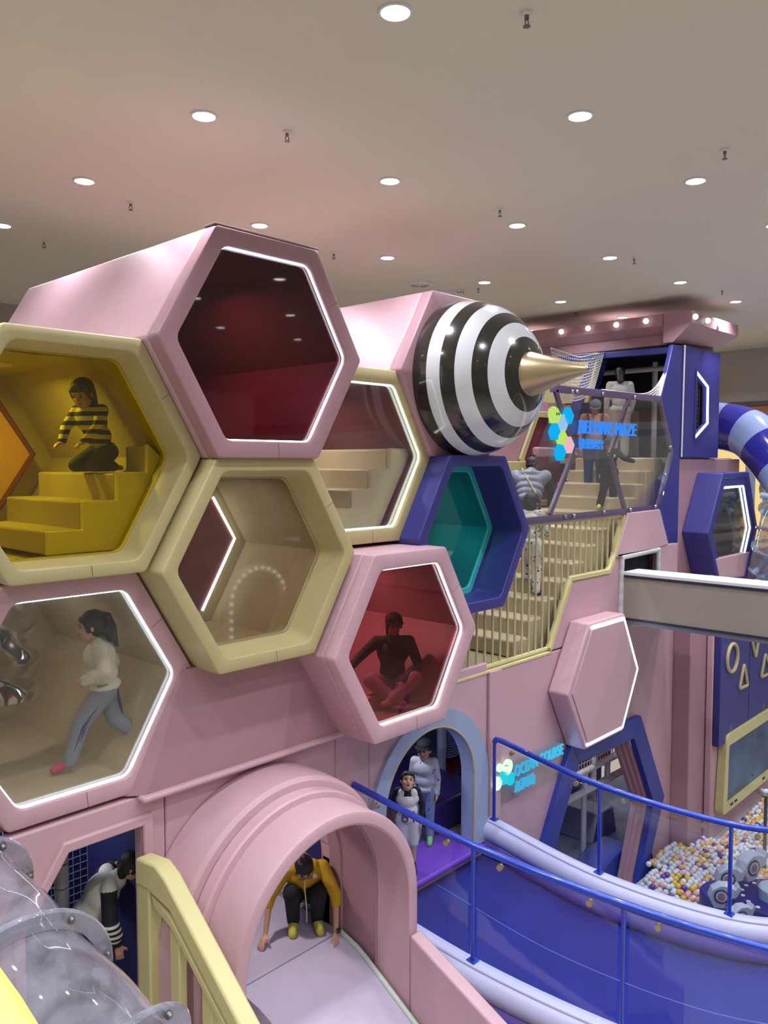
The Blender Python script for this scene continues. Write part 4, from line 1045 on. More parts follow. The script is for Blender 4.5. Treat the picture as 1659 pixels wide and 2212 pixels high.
# ------------------------------------------------------------------ blue hexagon doorway
t = thing('hexagon_doorway', 'tall blue padded hexagon doorway with stepped pink trims under the pink box', 'doorway', (11, 5.8, 0))
HC = Vector((11.0, 0, 1.24))
HO = [(8.98, 1.24), (9.98, 2.92), (12.1, 2.83), (13.03, 1.24), (12.38, .03), (9.62, .03)]
hk = lambda k, kk=1: [(11.0 + (a - 11.0) * k, 1.24 + (b - 1.24) * (k if b > 1 else 1)) for a, b in HO]
def opn(k0, k1, y0, th, name, m):
    obj(name, G().holes([onY(hk(k0), y0), onY(hk(k1), y0)], (0, th, 0)) if k0 - k1 > .001 else G(), m, t, bevel=.012)
def band(k0, k1, y0, th, name, m):
    A = hk(k0); B = hk(k1)
    for i in (5, 0, 1, 2, 3):
        a0, a1 = A[i], A[(i + 1) % 6]; b0, b1 = B[i], B[(i + 1) % 6]
        obj(name, G().ext([(a0[0], y0, a0[1]), (a1[0], y0, a1[1]), (b1[0], y0, b1[1]), (b0[0], y0, b0[1])], (0, th, 0)), m, t, bevel=.008)
band(1.0, .80, 5.77, .10, 'blue_frame', M['bluebright'])
band(.81, .775, 5.88, .08, 'pink_trim', M['pinkdeep'])
band(.785, .75, 5.95, .08, 'pink_trim', M['pinkdeep'])
band(.76, .725, 6.02, .08, 'pink_trim', M['pinkdeep'])
t = thing('net_barrier', 'white foam wrapped net barrier inside the blue hexagon doorway', 'net barrier', (11.5, 6.5, 1.3))
yb = 6.55
def wrap(a, b, r=.05, par=t, name='foam_tube'):
    a, b = Vector(a), Vector(b); n = max(2, int((b - a).length / .16)); pth = []; rs = []
    for i in range(n + 1):
        for e, k in ((-.012, .9), (0, .9), (.012, 1)):
            pass
        pth.append(a.lerp(b, i / n)); rs.append(r * .86)
        if i < n:
            pth.append(a.lerp(b, (i + .12) / n)); rs.append(r); pth.append(a.lerp(b, (i + .88) / n)); rs.append(r)
    obj(name, G().tube(pth, rs, 10), M['whitepad'], par, smooth=True)
wrap((9.6, yb, 1.86), (13.3, yb, 1.80), .06); wrap((9.6, yb, 1.52), (13.3, yb, 1.46), .06)
for xx in (10.15, 10.65, 11.2, 11.75, 12.5): wrap((xx, yb, 1.50), (xx, yb, 1.84), .05)
wrap((12.0, yb, 1.5), (12.0, yb, 3.0), .06); wrap((10.2, yb, 1.5), (10.2, yb, 2.6), .05)
netgrid('net', Vector((9.7, yb, 1.9)), Vector((13.2, yb, 1.86)), Vector((13.2, yb, 2.95)), Vector((9.7, yb, 2.95)), 40, 12, M['net'], t, .010)
obj('backing', G().box((9.0, 6.9, 1.6), (13.3, 6.95, 3.3)), M['maroon'], t)
obj('support_post', G().tube([Vector((11.35, 7.1, .0)), Vector((11.35, 7.1, 1.5))], .045, 12), M['greyblue'], t, smooth=True)
obj('support_post', G().tube([Vector((12.35, 6.9, .0)), Vector((12.35, 6.9, 1.5))], .05, 12), M['whitepad'], t, smooth=True)
t = thing('foam_block', 'blue foam block with grey trapezoid top inside the doorway', 'foam block', (13.3, 7.3, 0))
bx = P(1300, 1785, z=0.02)
obj('side', G().ext([(12.9, 7.0, .01), (13.75, 7.0, .01), (13.6, 7.0, .52), (13.1, 7.0, .52)], (0, .03, 0)), M['blue'], t, bevel=.01)
obj('core', G().ext([(12.92, 7.03, .01), (13.73, 7.03, .01), (13.58, 7.03, .50), (13.12, 7.03, .50)], (0, .9, 0)), M['greyvinyl'], t, bevel=.02)
t = thing('foam_wall', 'dark blue padded low wall in the back of the doorway room', 'padded wall', (13, 8.2, 0))
obj('pad', G().box((11.2, 8.3, 0.01), (15.6, 8.6, 1.4)), M['blue'], t, bevel=.03)
t = thing('foam_ramp', 'blue triangular foam ramp by the right foot of the doorway', 'foam ramp', (12.0, 6.3, 0))
obj('wedge', G().ext([(10.6, 6.15, .01), (12.0, 6.15, .01), (12.6, 6.15, .42), (12.0, 6.15, .42)], (0, .5, 0)), M['bluebright'], t, bevel=.02)

# ------------------------------------------------------------------ bridge, net hatch
t = thing('bridge_parapet', 'beige clad bridge parapet with white cap and dark lines crossing to the right', 'bridge', (11.6, 2, 4.45))
obj('cladding', G().box((11.47, -2.2, 4.50), (11.70, 5.80, 5.13)), M['concrete'], t)
obj('upper_line', G().box((11.455, -2.2, 5.115), (11.72, 5.80, 5.15)), M['navytrim'], t)
obj('cap', G().box((11.45, -2.2, 5.15), (11.95, 5.80, 5.20)), M['white'], t, bevel=.008)
obj('lower_line', G().box((11.455, -2.2, 4.465), (11.72, 5.80, 4.50)), M['navytrim'], t)
obj('soffit', G().box((11.5, -2.2, 4.40), (13.0, 5.80, 4.46)), M['greyvinyl'], t)
t = thing('hatch', 'dark hatch with white foam tubes above the start of the bridge', 'hatch', (12, 5.8, 4.5))
obj('dark_panel', G().box((11.44, 5.99, 4.31), (12.76, 6.02, 5.44)), M['dark'], t)
wrap((11.46, 5.83, 4.3), (11.46, 5.83, 5.42), .045, t); wrap((11.42, 5.83, 5.42), (12.74, 5.83, 5.44), .045, t); wrap((12.72, 5.83, 5.44), (12.72, 5.83, 4.9), .04, t)
obj('lilac_strip', G().box((11.3, 5.80, 5.44), (12.74, 5.84, 5.47)), M['lavender'], t)

# ------------------------------------------------------------------ screen wall with board and monitor
t = thing('activity_board', 'deep blue board with cream shape outlines on the wall right of the pit', 'activity board', (15.5, 5.3, 1.9))
obj('board', G().box((14.12, 5.30, 1.90), (20.0, 5.41, 4.6)), M['blue'], t, bevel=.012)
def outline(pts, y, r, name):
    obj(name, G().tube([Vector((a, y, b)) for a, b in pts], r, 10, closed=True), M['cream'], t, smooth=True)
e = [P(a, b, y=5.28) for a, b in [(1582, 1388), (1582, 1454), (1570, 1424), (1594, 1418)]]
cc = (e[0] + e[1]) / 2; rz = (e[0].z - e[1].z) / 2 - .03; rx = (e[3].x - e[2].x) / 2 - .02
outline([(cc.x + rx * math.cos(2 * math.pi * k / 32), cc.z + rz * math.sin(2 * math.pi * k / 32)) for k in range(32)], 5.28, .035, 'ring')
def tri(px, name='triangle'):
    q = [P(a, b, y=5.28) for a, b in px]; outline(rnd([(p.x, p.z) for p in q], .05, 3), 5.28, .03, name)
tri([(1607, 1434), (1597, 1488), (1615, 1480)]); tri([(1653, 1412), (1644, 1463), (1668, 1452)]); tri([(1622, 1372), (1641, 1366), (1632, 1420)])
obj('seam', G().box((15.52, 5.296, 1.92), (15.53, 5.301, 4.58)), M['dark'], t)
for px, py in ((1578, 1571), (1650, 1525)):
    obj('screw_cap', G().lathe([(.0005, -.012), (.05, -.01), (.06, 0)], P(px, py, y=5.30), (0, 1, 0), 18), M['metalgrey'], t, smooth=True)
t = thing('wall_monitor', 'large dark blue screen in a cream padded frame on the pit wall', 'screen', (15.9, 5.3, .4))
SO = [(1567, 1588), (1700, 1520), (1700, 1662), (1556, 1763)]
SI = [(1571, 1610), (1690, 1545), (1690, 1655), (1566, 1743)]
so = [P(a, b, y=5.30) for a, b in SO]; si = [P(a, b, y=5.30) for a, b in SI]
so2 = [(so[0].x, so[0].z), (17.9, so[0].z), (17.9, so[3].z), (so[3].x, so[3].z)]
si2 = [(si[0].x, si[0].z), (17.65, si[0].z), (17.65, si[3].z), (si[3].x, si[3].z)]
obj('padded_frame', G().holes([onY(rnd(so2, .12, 4), 5.26), onY(rnd(si2, .05, 3), 5.26)], (0, .15, 0)), M['yellowcream'], t, bevel=.03, bseg=3)
# picture on the screen: a dim under-water scene
m_ = bpy.data.materials.new('screen_picture'); m_.use_nodes = True; nt = m_.node_tree; b_ = nt.nodes['Principled BSDF']
b_.inputs['Base Color'].default_value = (.01, .02, .05, 1); b_.inputs['Roughness'].default_value = .12
n_t = nt.nodes.new('ShaderNodeTexNoise'); n_t.inputs['Scale'].default_value = 1.6; n_t.inputs['Detail'].default_value = 3
tc_ = nt.nodes.new('ShaderNodeTexCoord'); nt.links.new(tc_.outputs['Object'], n_t.inputs['Vector'])
r_ = nt.nodes.new('ShaderNodeValToRGB'); r_.color_ramp.elements[0].position = .35; r_.color_ramp.elements[1].position = .7
r_.color_ramp.elements[0].color = (.010, .030, .075, 1); r_.color_ramp.elements[1].color = (.045, .16, .30, 1)
nt.links.new(n_t.outputs['Fac'], r_.inputs['Fac']); nt.links.new(r_.outputs['Color'], b_.inputs['Emission Color']); b_.inputs['Emission Strength'].default_value = .35
obj('display', G().box((si2[3][0] - .05, 5.36, si2[3][1] - .05), (17.7, 5.40, si2[0][1] + .05)), m_, t)
for dx in (.35, .55, 2.0):
    obj('frame_slot', G().box((so2[3][0] + dx, 5.252, so2[3][1] + .09), (so2[3][0] + dx + .12, 5.262, so2[3][1] + .12)), M['dark'], t)

# ------------------------------------------------------------------ striped tube slide, far right
t = thing('striped_tube_slide', 'glossy tube slide banded in light blue and indigo at the right edge', 'tube slide', (16.6, 6.6, 5.5))
ctr = [Vector(P(1490, 920, D=16.7)), Vector(P(1560, 921, D=16.4)), Vector(P(1620, 938, D=15.9)), Vector(P(1668, 985, D=15.4)), Vector(P(1725, 1060, D=14.9)), Vector(P(1790, 1150, D=14.4))]
cp = catmull(ctr, 8)
pieces = [(0, 9), (9, 15), (15, 21), (21, 27), (27, 33), (33, 40)]
M['paleblue'] = mat('gloss_pale_blue', (150, 168, 212), .15, coat=.5); M['glossindigo'] = mat('gloss_indigo', (52, 48, 150), .15, coat=.5)
for q, (a, b) in enumerate(pieces):
    ls = [seg_loop(cp[i], (cp[min(i + 1, len(cp) - 1)] - cp[max(i - 1, 0)]).normalized(), .47) for i in range(a, b + 1)]
    obj('tube_section', G().loft(ls), M['paleblue'] if q % 2 == 0 else M['glossindigo'], t, smooth=True)
t = thing('support_pole', 'pale blue support pole under the striped tube slide', 'pole', P(1622, 1080, D=17))
a = P(1622, 985, D=17.2); obj('pole', G().tube([a, Vector((a.x, a.y, 0.0))], .10, 18), M['greyblue'], t, smooth=True)
t = thing('tube_slide', 'clear coiled tube slide with pale rings behind the blue bay window', 'tube slide', P(1650, 1200, D=16))
cc = [Vector(P(a, b, D=d)) for a, b, d in [(1655, 1275, 15.4), (1672, 1220, 15.1), (1690, 1160, 14.9), (1700, 1090, 15.0), (1700, 1030, 15.4)]]
cp2 = catmull(cc, 6)
obj('tube_section', G().loft([seg_loop(cp2[i], (cp2[min(i + 1, len(cp2) - 1)] - cp2[max(i - 1, 0)]).normalized(), .42, 32) for i in range(len(cp2))]), G_TUBE, t, smooth=True)
for i in range(1, len(cp2) - 1, 4):
    d = (cp2[i + 1] - cp2[i - 1]).normalized()
    obj('ring', G().lathe([(.42, -.03), (.48, -.02), (.48, .02), (.42, .03)], cp2[i], d, 32), G_FLANGE, t, smooth=True)
t = thing('pipe_frame', 'pale grey pipe frame around the clear tube at the right edge', 'pipe frame', P(1650, 1250, D=15))
for a, b in [((1643, 1070), (1690, 1078)), ((1646, 1110), (1690, 1072)), ((1628, 1240), (1690, 1180)), ((1620, 1268), (1690, 1215))]:
    obj('pipe', G().tube([Vector(P(*a, D=15.0)), Vector(P(*b, D=14.8))], .06, 12), M['greyblue'], t, smooth=True)
t = thing('rear_wall_block', 'indigo wall with white handrails far behind the tubes', 'wall block', (18.6, 8, 4))
obj('panel', G().box((17.0, 8.6, 3.0), (20.7, 8.7, 7.0)), M['indigo'], t)
for k in range(3):
    a = Vector(P(1560 + 20 * k, 965 + 60 * k, y=8.5)); b = Vector(P(1640 + 20 * k, 1035 + 60 * k, y=8.5))
    obj('handrail', G().tube([a, b], .03, 8), M['cream'], t, smooth=True)
# ------------------------------------------------------------------ ball pit
random.seed(11)
RB = .047
cols = {'white': mat('ball_pearl', (226, 230, 238), .3, coat=.3), 'peach': mat('ball_peach', (232, 178, 166), .3, coat=.3),
        'yellow': mat('ball_yellow', (232, 196, 56), .3, coat=.3), 'purple': mat('ball_purple', (104, 70, 170), .3, coat=.3)}
def far_x(y):     # the pit ends at the outer side of the far curb
    best = 99
    for p in fa:
        if abs(p.y - y) < .3: best = min(best, abs(p.y - y)); xx = p.x
    return xx if best < 99 else 9.5
def surf(x, y): return .24 + .10 * math.exp(-((x - 13.2) ** 2 + (y - 5.4) ** 2) / 1.2) + .07 * math.sin(x * 1.7) * math.cos(y * 2.1) + .12 * math.exp(-((x - 16.5) ** 2) / 2)
spots_ = []
dx = .098; row = 0; y = 1.8
while y < 5.36 + .45:
    x = 9.4 + (dx / 2 if row % 2 else 0)
    while x < 19.2:
        jx, jy = x + random.uniform(-.016, .016), y + random.uniform(-.016, .016)
        lim = 5.24 if jx > 14.05 else (5.5 if jx > 13.38 else 5.74)
        if (jy < lim) and jx > far_x(jy) + .18:
            z = surf(jx, jy) + random.uniform(-.02, .03)
            px, py, D = proj((jx, jy, z))
            if D > 1 and px < 1690 and py < 2100 and not (jx < 12.3 and jy > 5.60): spots_.append((D, jx, jy, z, px, py))
        x += dx
    y += dx * .866; row += 1
def rc():
    r = random.random(); return 'white' if r < .60 else 'peach' if r < .82 else 'yellow' if r < .965 else 'purple'
spots_ = [s + (rc(),) for s in spots_]
def hidden(px, py): return py > 1890 + (px - 1360) * .40 - 4 if px > 1360 else True
vis = sorted([s for s in spots_ if not hidden(s[4], s[5]) and s[4] < 1655], key=lambda s: s[0])
ind = set(id(s) for s in vis[:300])
labels = {'white': 'pearly white plastic ball in the ball pit', 'peach': 'peach pink plastic ball in the ball pit', 'yellow': 'bright yellow plastic ball in the ball pit', 'purple': 'deep purple plastic ball in the ball pit'}
protos = {}
rest = {k: [] for k in cols}
for s in spots_:
    if id(s) in ind:
        c = s[6]
        if c not in protos:
            o = obj('pit_ball', G().sph((0, 0, 0), RB, 16, 10), cols[c], smooth=True); protos[c] = o
        else:
            o = protos[c].copy(); C.objects.link(o)
        o.location = (s[1], s[2], s[3]); tag(o, labels[c], 'ball', c + ' balls of the ball pit')
    else: rest[s[6]].append(s)
base = G().sph((0, 0, 0), RB, 10, 7)
bv = np.array(base.v); bf = np.array([f if len(f) == 4 else f[:4] for f in base.f if len(f) == 4])
g = G(); keys = list(cols)
allv, allf, am = [], [], []; o_n = 0
for k in keys:
    for s in rest[k]:
        allv.append(bv + np.array(s[1:4])); allf.append(bf + o_n); am.append(np.full(len(bf), keys.index(k))); o_n += len(bv)
me = bpy.data.meshes.new('pit_balls'); me.from_pydata(np.vstack(allv).tolist(), [], np.vstack(allf).tolist())
for k in keys: me.materials.append(cols[k])
me.polygons.foreach_set('material_index', np.concatenate(am).astype(np.int32)); me.shade_smooth()
o = bpy.data.objects.new('pit_balls', me); C.objects.link(o)
tag(o, 'mass of pearly white, peach, yellow and purple balls filling the pit', 'ball', None, 'stuff')
struct('floor_pit_bed', G().box((9.6, .5, .0), (20.0, 5.7, .18)), mat('pit_bed', (190, 190, 200), .7))
# toy turntable and sea creatures seats in the pit
t = thing('toy_turntable', 'round indigo toy console with white dots at the right edge of the pit', 'play console', (11.5, 3.4, .2))
cw = P(1672, 1940, z=.95)
obj('drum', G().lathe([(.0005, 0), (.52, 0), (.52, -.30), (.46, -.75), (.0005, -.76)][::-1], (cw.x, cw.y, .95), (0, 0, 1), 48), M['indigo'], t, smooth=True, auto=30)
obj('hub', G().lathe([(.20, .0), (.20, .14), (.18, .16), (.0005, .16)], (cw.x, cw.y, .95), (0, 0, 1), 36), M['greyblue'], t, smooth=True, auto=30)
for k in range(16):
    a = 2 * math.pi * k / 16 + .2
    obj('dot', G().lathe([(.028, 0), (.028, .008), (.0005, .012)], (cw.x + .40 * math.cos(a), cw.y + .40 * math.sin(a), .95), (0, 0, 1), 14), M['white'], t, smooth=True)
t = thing('toy_drum', 'low round blue pad left of the toy console in the pit', 'play pad', (11.3, 3.9, .2))
cd_ = P(1578, 1930, z=.62)
obj('drum', G().lathe([(.0005, -.5), (.42, -.5), (.42, -.03), (.39, 0), (.0005, 0)], (cd_.x, cd_.y, .62), (0, 0, 1), 40), M['blue'], t, smooth=True, auto=30)
M['silvergrey'] = mat('silver_grey_foam', (168, 174, 190), .45); M['mauve'] = mat('mauve_foam', (140, 110, 130), .5); M['darkstripe'] = mat('dark_stripe_foam', (60, 54, 84), .5); M['stone'] = mat('stone_foam', (186, 180, 168), .5)
def claw(label, px, py, D, ang, s):
    c = Vector(P(px, py, D=D)); t = thing('sea_creature_stool', label, 'foam seat', c)
    d = Vector((math.cos(ang), math.sin(ang), 0)); n = Vector((-d.y, d.x, 0))
    prof = [(-.30, -.02), (-.24, .16), (-.08, .27), (.10, .27), (.22, .20), (.28, .30), (.34, .22), (.24, .02), (.06, -.02), (.0, -.22), (-.2, -.22)]
    q = [c + d * a * s + Vector((0, 0, b * s)) for a, b in prof]
    obj('body', G().ext([p - n * .12 * s for p in q], n * .24 * s), M['silvergrey'], t, bevel=.02 * s, bseg=3)
    cc = c + d * -.06 * s + Vector((0, 0, .04 * s))
    for r, mm, e in ((.15, 'darkstripe', .125), (.115, 'stone', .13), (.08, 'mauve', .135)):
        for sg in (-1, 1):
            obj('eye_disc', G().lathe([(.0005, .004), (r * s, .004), (r * s, 0)], cc + n * sg * e * s, n * sg, 24), M[mm], t)
    return t
claw('grey foam creature seat with striped eye, upper left of the console', 1575, 1897, 10.9, -.9, .62)
claw('tall grey foam creature seat behind the console', 1622, 1872, 11.2, -.4, .72)
claw('grey foam creature seat in front of the low blue pad', 1562, 1935, 10.3, -1.0, .60)
claw('low grey foam creature seat below the console', 1600, 1978, 9.9, -.6, .50)
t = thing('ball_basket', 'dark basket arm holding white balls at the right edge', 'toy', P(1655, 1715, D=14))
c = Vector(P(1655, 1722, D=13)); obj('cup', G().lathe([(.0005, 0), (.08, .01), (.15, .08), (.14, .085), (.07, .03), (.0005, .02)], c, (0, 0, 1), 20), M['metalgrey'], t, smooth=True)
obj('stem', G().tube([c, c + Vector((0, 0, -1.6))], .03, 8), M['metalgrey'], t, smooth=True)
for d in ((0, 0, .09), (-.07, 0, .1)): obj('held_ball', G().sph(c + Vector(d), RB, 14, 9), cols['white'], t, smooth=True)
# ------------------------------------------------------------------ people
def fuse(name, prims, m, par, voxel=.010, smooth=4, subpar=False):
    g = G()
    for p in prims:
        if p[0] == 'c':
            _, a, ra, b, rb = p; a, b = Vector(a), Vector(b)
            g.sph(a, ra, 14, 9); g.sph(b, rb, 14, 9)
            if (b - a).length > 1e-4: g.tube([a, b], [ra, rb], 14)
        else:
            _, c, r, rot = p; g.sph(c, r, 20, 14, rot=rot)
    me = bpy.data.meshes.new(name + '_raw'); me.from_pydata([tuple(v) for v in g.v], [], g.f)
    bm = bmesh.new(); bm.from_mesh(me); bmesh.ops.recalc_face_normals(bm, faces=bm.faces); bm.to_mesh(me); bm.free()
    o = bpy.data.objects.new(name + '_raw', me); C.objects.link(o)
    r = o.modifiers.new('r', 'REMESH'); r.mode = 'VOXEL'; r.voxel_size = voxel; r.adaptivity = 0
    if smooth:
        s_ = o.modifiers.new('s', 'SMOOTH'); s_.factor = .5; s_.iterations = smooth
    dg = bpy.context.evaluated_depsgraph_get()
    me2 = bpy.data.meshes.new_from_object(o.evaluated_get(dg)); bpy.data.objects.remove(o); bpy.data.meshes.remove(me)
    me2.name = name; me2.materials.clear(); me2.materials.append(m); me2.shade_smooth()
    ob = bpy.data.objects.new(name, me2); C.objects.link(ob); ob.parent = par; ob.matrix_parent_inverse = T0(par)
    return ob
def frame(fwd, up=Vector((0, 0, 1))):
    f = Vector(fwd).normalized(); l = Vector(up).cross(f).normalized(); u = f.cross(l)
    return Matrix((f, l, u)).transposed()      # columns: forward, left, up
def hand(w, d, n, L, curl=.3, side=1):
    """palm, four unequal bent fingers and a thumb; d along the hand, n out of the back of the hand"""
    d = Vector(d).normalized(); n = Vector(n); n = (n - d * n.dot(d)).normalized(); s_ = d.cross(n) * side
    R3 = Matrix((d, s_, n)).transposed(); pr = []
    pr.append(('e', w + d * L * .27, (L * .30, L * .22, L * .10), R3)); pr.append(('c', w, L * .13, w + d * L * .1, L * .14))
    for k, (o_, ln) in enumerate([(-.165, .34), (-.06, .42), (.05, .46), (.155, .40)]):
        a = w + d * L * .48 + s_ * L * o_; dd = (d * math.cos(curl) - n * math.sin(curl) + s_ * o_ * .6).normalized()
        b = a + dd * L * ln * .55; d2 = (d * math.cos(curl * 2.4) - n * math.sin(curl * 2.4) + s_ * o_ * .5).normalized(); c = b + d2 * L * ln * .5
        r = L * .048; pr += [('c', a - d * L * .08, r, b, r * .95), ('c', b, r * .95, c, r * .8)]
    a = w + d * L * .12 + s_ * L * .15; b = a + (d * .6 + s_ * .75 - n * .1).normalized() * L * .24; c = b + (d * .9 + s_ * .2 - n * .3).normalized() * L * .2
    pr += [('c', a, L * .075, b, L * .06), ('c', b, L * .06, c, L * .048)]
    return pr
class Fig:
    def __init__(s, label, base, yaw, h, pose=None, child=False, female=False):
        s.h = h; s.base = Vector(base); s.F = Vector((math.cos(yaw), math.sin(yaw), 0)); s.L = Vector((-math.sin(yaw), math.cos(yaw), 0))
        s.root = thing('person', label, 'person', base)
        w = .095 if child else .108
        J = dict(pelvis=(0, 0, .53), waist=(0, 0, .61), chest=(0, 0, .73), neck=(0, 0, .82), head=(.012, 0, .915 if child else .925), look=(1, 0, 0), hup=(0, 0, 1),
                 hipL=(0, .052, .51), hipR=(0, -.052, .51), kneeL=(.01, .058, .285), kneeR=(.01, -.058, .285), ankL=(0, .06, .045), ankR=(0, -.06, .045), toeL=(.10, .07, .015), toeR=(.10, -.07, .015),
                 shL=(0, w, .80), shR=(0, -w, .80), elL=(-.02, w + .03, .635), elR=(-.02, -w - .03, .635), wrL=(.02, w + .035, .485), wrR=(.02, -w - .035, .485),
                 hdL=(.1, 0, -1), hdR=(.1, 0, -1), hnL=(0, 1, 0), hnR=(0, -1, 0), curl=.35)
        J.update(pose or {}); s.J = J
        s.HH = h * (.188 if child else .138); s.child = child; s.female = female
        s.k = h
    def p(s, n, off=(0, 0, 0)):
        v = s.J[n] if isinstance(n, str) else n
        return s.base + (s.F * (v[0] + off[0]) + s.L * (v[1] + off[1]) + Vector((0, 0, 1)) * (v[2] + off[2])) * s.h
    def d(s, n):
        v = s.J[n] if isinstance(n, str) else n
        return (s.F * v[0] + s.L * v[1] + Vector((0, 0, 1)) * v[2]).normalized()
    def torso_rot(s):
        up = (s.p('neck') - s.p('pelvis')).normalized(); lf = (s.p('shL') - s.p('shR')).normalized(); f = lf.cross(up).normalized(); lf = up.cross(f)
        return Matrix((f, lf, up)).transposed()
    def body(s, voxel=.009, skin=None):
        h = s.h; p = s.p; R3 = s.torso_rot(); pr = []
        pr += [('e', p('pelvis'), (.062 * h, .082 * h, .065 * h), R3), ('e', p('waist'), (.055 * h, .070 * h, .085 * h), R3), ('e', p('chest'), (.060 * h, .090 * h, .095 * h), R3)]
        pr += [('c', p('shL'), .030 * h, p('shR'), .030 * h), ('c', p('neck', (0, 0, -.01)), .032 * h, p('head'), .028 * h)]
        for q in 'LR':
            pr += [('c', p('hip' + q), .056 * h, p('knee' + q), .037 * h), ('c', p('knee' + q), .037 * h, p('ank' + q), .023 * h), ('c', p('ank' + q), .024 * h, p('toe' + q), .018 * h)]
            pr += [('c', p('sh' + q), .029 * h, p('el' + q), .023 * h), ('c', p('el' + q), .023 * h, p('wr' + q), .015 * h)]
            pr += hand(p('wr' + q), s.d('hd' + q), s.d('hn' + q), .105 * h, s.J['curl'], 1 if q == 'L' else -1)
        H = s.HH; hc = p('head'); RH = frame(s.d('look'), s.d('hup')); s.RH = RH
        V = lambda a, b, c: hc + RH @ Vector((a * H, b * H, c * H)); s.V = V
        pr += [('e', V(-.05, 0, .12), (.42 * H, .36 * H, .38 * H), RH), ('e', V(.08, 0, -.16), (.30 * H, .29 * H, .34 * H), RH), ('e', V(.20, 0, -.36), (.14 * H, .14 * H, .11 * H), RH)]
        pr += [('c', V(.36, 0, .04), .030 * H, V(.42, 0, -.10), .055 * H)]
        for sg in (-1, 1):
            pr += [('e', V(-.02, .35 * sg, -.03), (.07 * H, .04 * H, .11 * H), RH), ('e', V(.26, .16 * sg, -.12), (.10 * H, .10 * H, .09 * H), RH)]
        o = fuse('body', pr, skin or M['skin'], s.root, voxel, 3)
        for sg in (-1, 1):
            obj('eye', G().sph(V(.345, .135 * sg, .03), (.03 * H, .055 * H, .028 * H), 12, 8, rot=RH), M['eye'], s.root, smooth=True)
            obj('eyebrow', G().tube([V(.36, .07 * sg, .105), V(.365, .14 * sg, .13), V(.335, .21 * sg, .11)], .012 * H, 6), M['hair'], s.root, smooth=True)
        obj('mouth', G().sph(V(.375, 0, -.23), (.03 * H, .10 * H, .025 * H), 12, 8, rot=RH), M['lip'], s.root, smooth=True)
        return o
    def top(s, m, sleeve=1.0, loose=1.22, hem=None, name='shirt', cuffs=True, voxel=.010, short=False, thick=.0):
        h = s.h; p = s.p; R3 = s.torso_rot(); L_ = loose; pr = []
        pr += [('e', p('chest'), (.068 * h * L_, .100 * h * min(L_, 1.2), .098 * h), R3), ('e', p('waist'), (.064 * h * L_, .080 * h * L_, .085 * h), R3)]
        pr += [('c', p('waist', (0, .022, 0)), .052 * h * L_, p('chest', (0, .03, 0)), .056 * h * L_), ('c', p('waist', (0, -.022, 0)), .052 * h * L_, p('chest', (0, -.03, 0)), .056 * h * L_)]
        if hem is None: pr += [('e', p('pelvis'), (.066 * h * L_, .084 * h * L_, .045 * h), R3)]
        pr += [('c', p('shL'), .037 * h * min(L_, 1.15), p('shR'), .037 * h * min(L_, 1.15)), ('c', p('neck', (0, 0, -.03)), .044 * h, p('neck'), .036 * h)]
        for q in 'LR':
            a, e, w_ = p('sh' + q), p('el' + q), p('wr' + q)
            if sleeve > 0:
                if sleeve >= .5:
                    pr += [('c', a, .036 * h * L_, e, .030 * h * L_)]; e2 = e.lerp(w_, min(1, (sleeve - .5) * 2) * .97)
                    if sleeve > .5: pr += [('c', e, .030 * h * L_, e2, .023 * h * L_)]
                else: pr += [('c', a, .036 * h * L_, a.lerp(e, sleeve * 2), .033 * h * L_)]
        return fuse(name, pr, m, s.root, voxel, 4)
    def pants(s, m, loose=1.2, name='trousers', voxel=.010, upto=.96, flare=1.0):
        h = s.h; p = s.p; R3 = s.torso_rot(); pr = [('e', p('pelvis'), (.068 * h, .088 * h, .062 * h), R3)]
        for q in 'LR':
            pr += [('c', p('hip' + q), .059 * h * loose, p('knee' + q), .042 * h * loose), ('c', p('knee' + q), .042 * h * loose, p('knee' + q).lerp(p('ank' + q), upto), .032 * h * loose * flare)]
        return fuse(name, pr, m, s.root, voxel, 4)
    def socks(s, m, name='sock'):
        h = s.h; p = s.p
        for q in 'LR':
            fuse(name, [('c', p('knee' + q).lerp(p('ank' + q), .85), .028 * h, p('ank' + q), .030 * h), ('c', p('ank' + q), .031 * h, p('toe' + q), .025 * h)], m, s.root, .009, 2)
    def hair(s, style='short', m=None, name='hair'):
        H = s.HH; V = s.V; RH = s.RH; m = m or M['hair']
        pr = [('e', V(-.10, 0, .17), (.44 * H, .41 * H, .40 * H), RH), ('e', V(-.16, 0, -.02), (.34 * H, .385 * H, .36 * H), RH)]
        if style == 'short': pr += [('c', V(.27, -.14, .34), .10 * H, V(.27, .14, .34), .10 * H)]
        if style in ('fringe', 'long', 'ponytail', 'bun', 'bob'):
            pr += [('c', V(.29, -.15, .27), .09 * H, V(.29, .15, .27), .09 * H), ('c', V(.16, .30, .2), .09 * H, V(.10, .33, -.1), .07 * H), ('c', V(.16, -.30, .2), .09 * H, V(.10, -.33, -.1), .07 * H)]
        if style == 'long': pr += [('c', V(-.22, -.12, 0), .26 * H, V(-.30, -.10, -.75), .16 * H), ('c', V(-.22, .12, 0), .26 * H, V(-.30, .10, -.8), .15 * H)]
        if style == 'bob': pr += [('e', V(-.1, 0, -.2), (.36 * H, .42 * H, .32 * H), RH)]
        if style == 'ponytail': pr += [('c', V(-.40, 0, .34), .13 * H, V(-.55, 0, .28), .12 * H), ('c', V(-.55, 0, .28), .14 * H, V(-.68, 0, -.15), .15 * H), ('c', V(-.68, 0, -.15), .15 * H, V(-.78, 0, -.75), .07 * H), ('c', V(-.35, .0, .0), .2 * H, V(-.62, .04, -.5), .12 * H)]
        if style == 'bun': pr += [('e', V(-.25, 0, .62), (.17 * H, .17 * H, .15 * H), RH)]
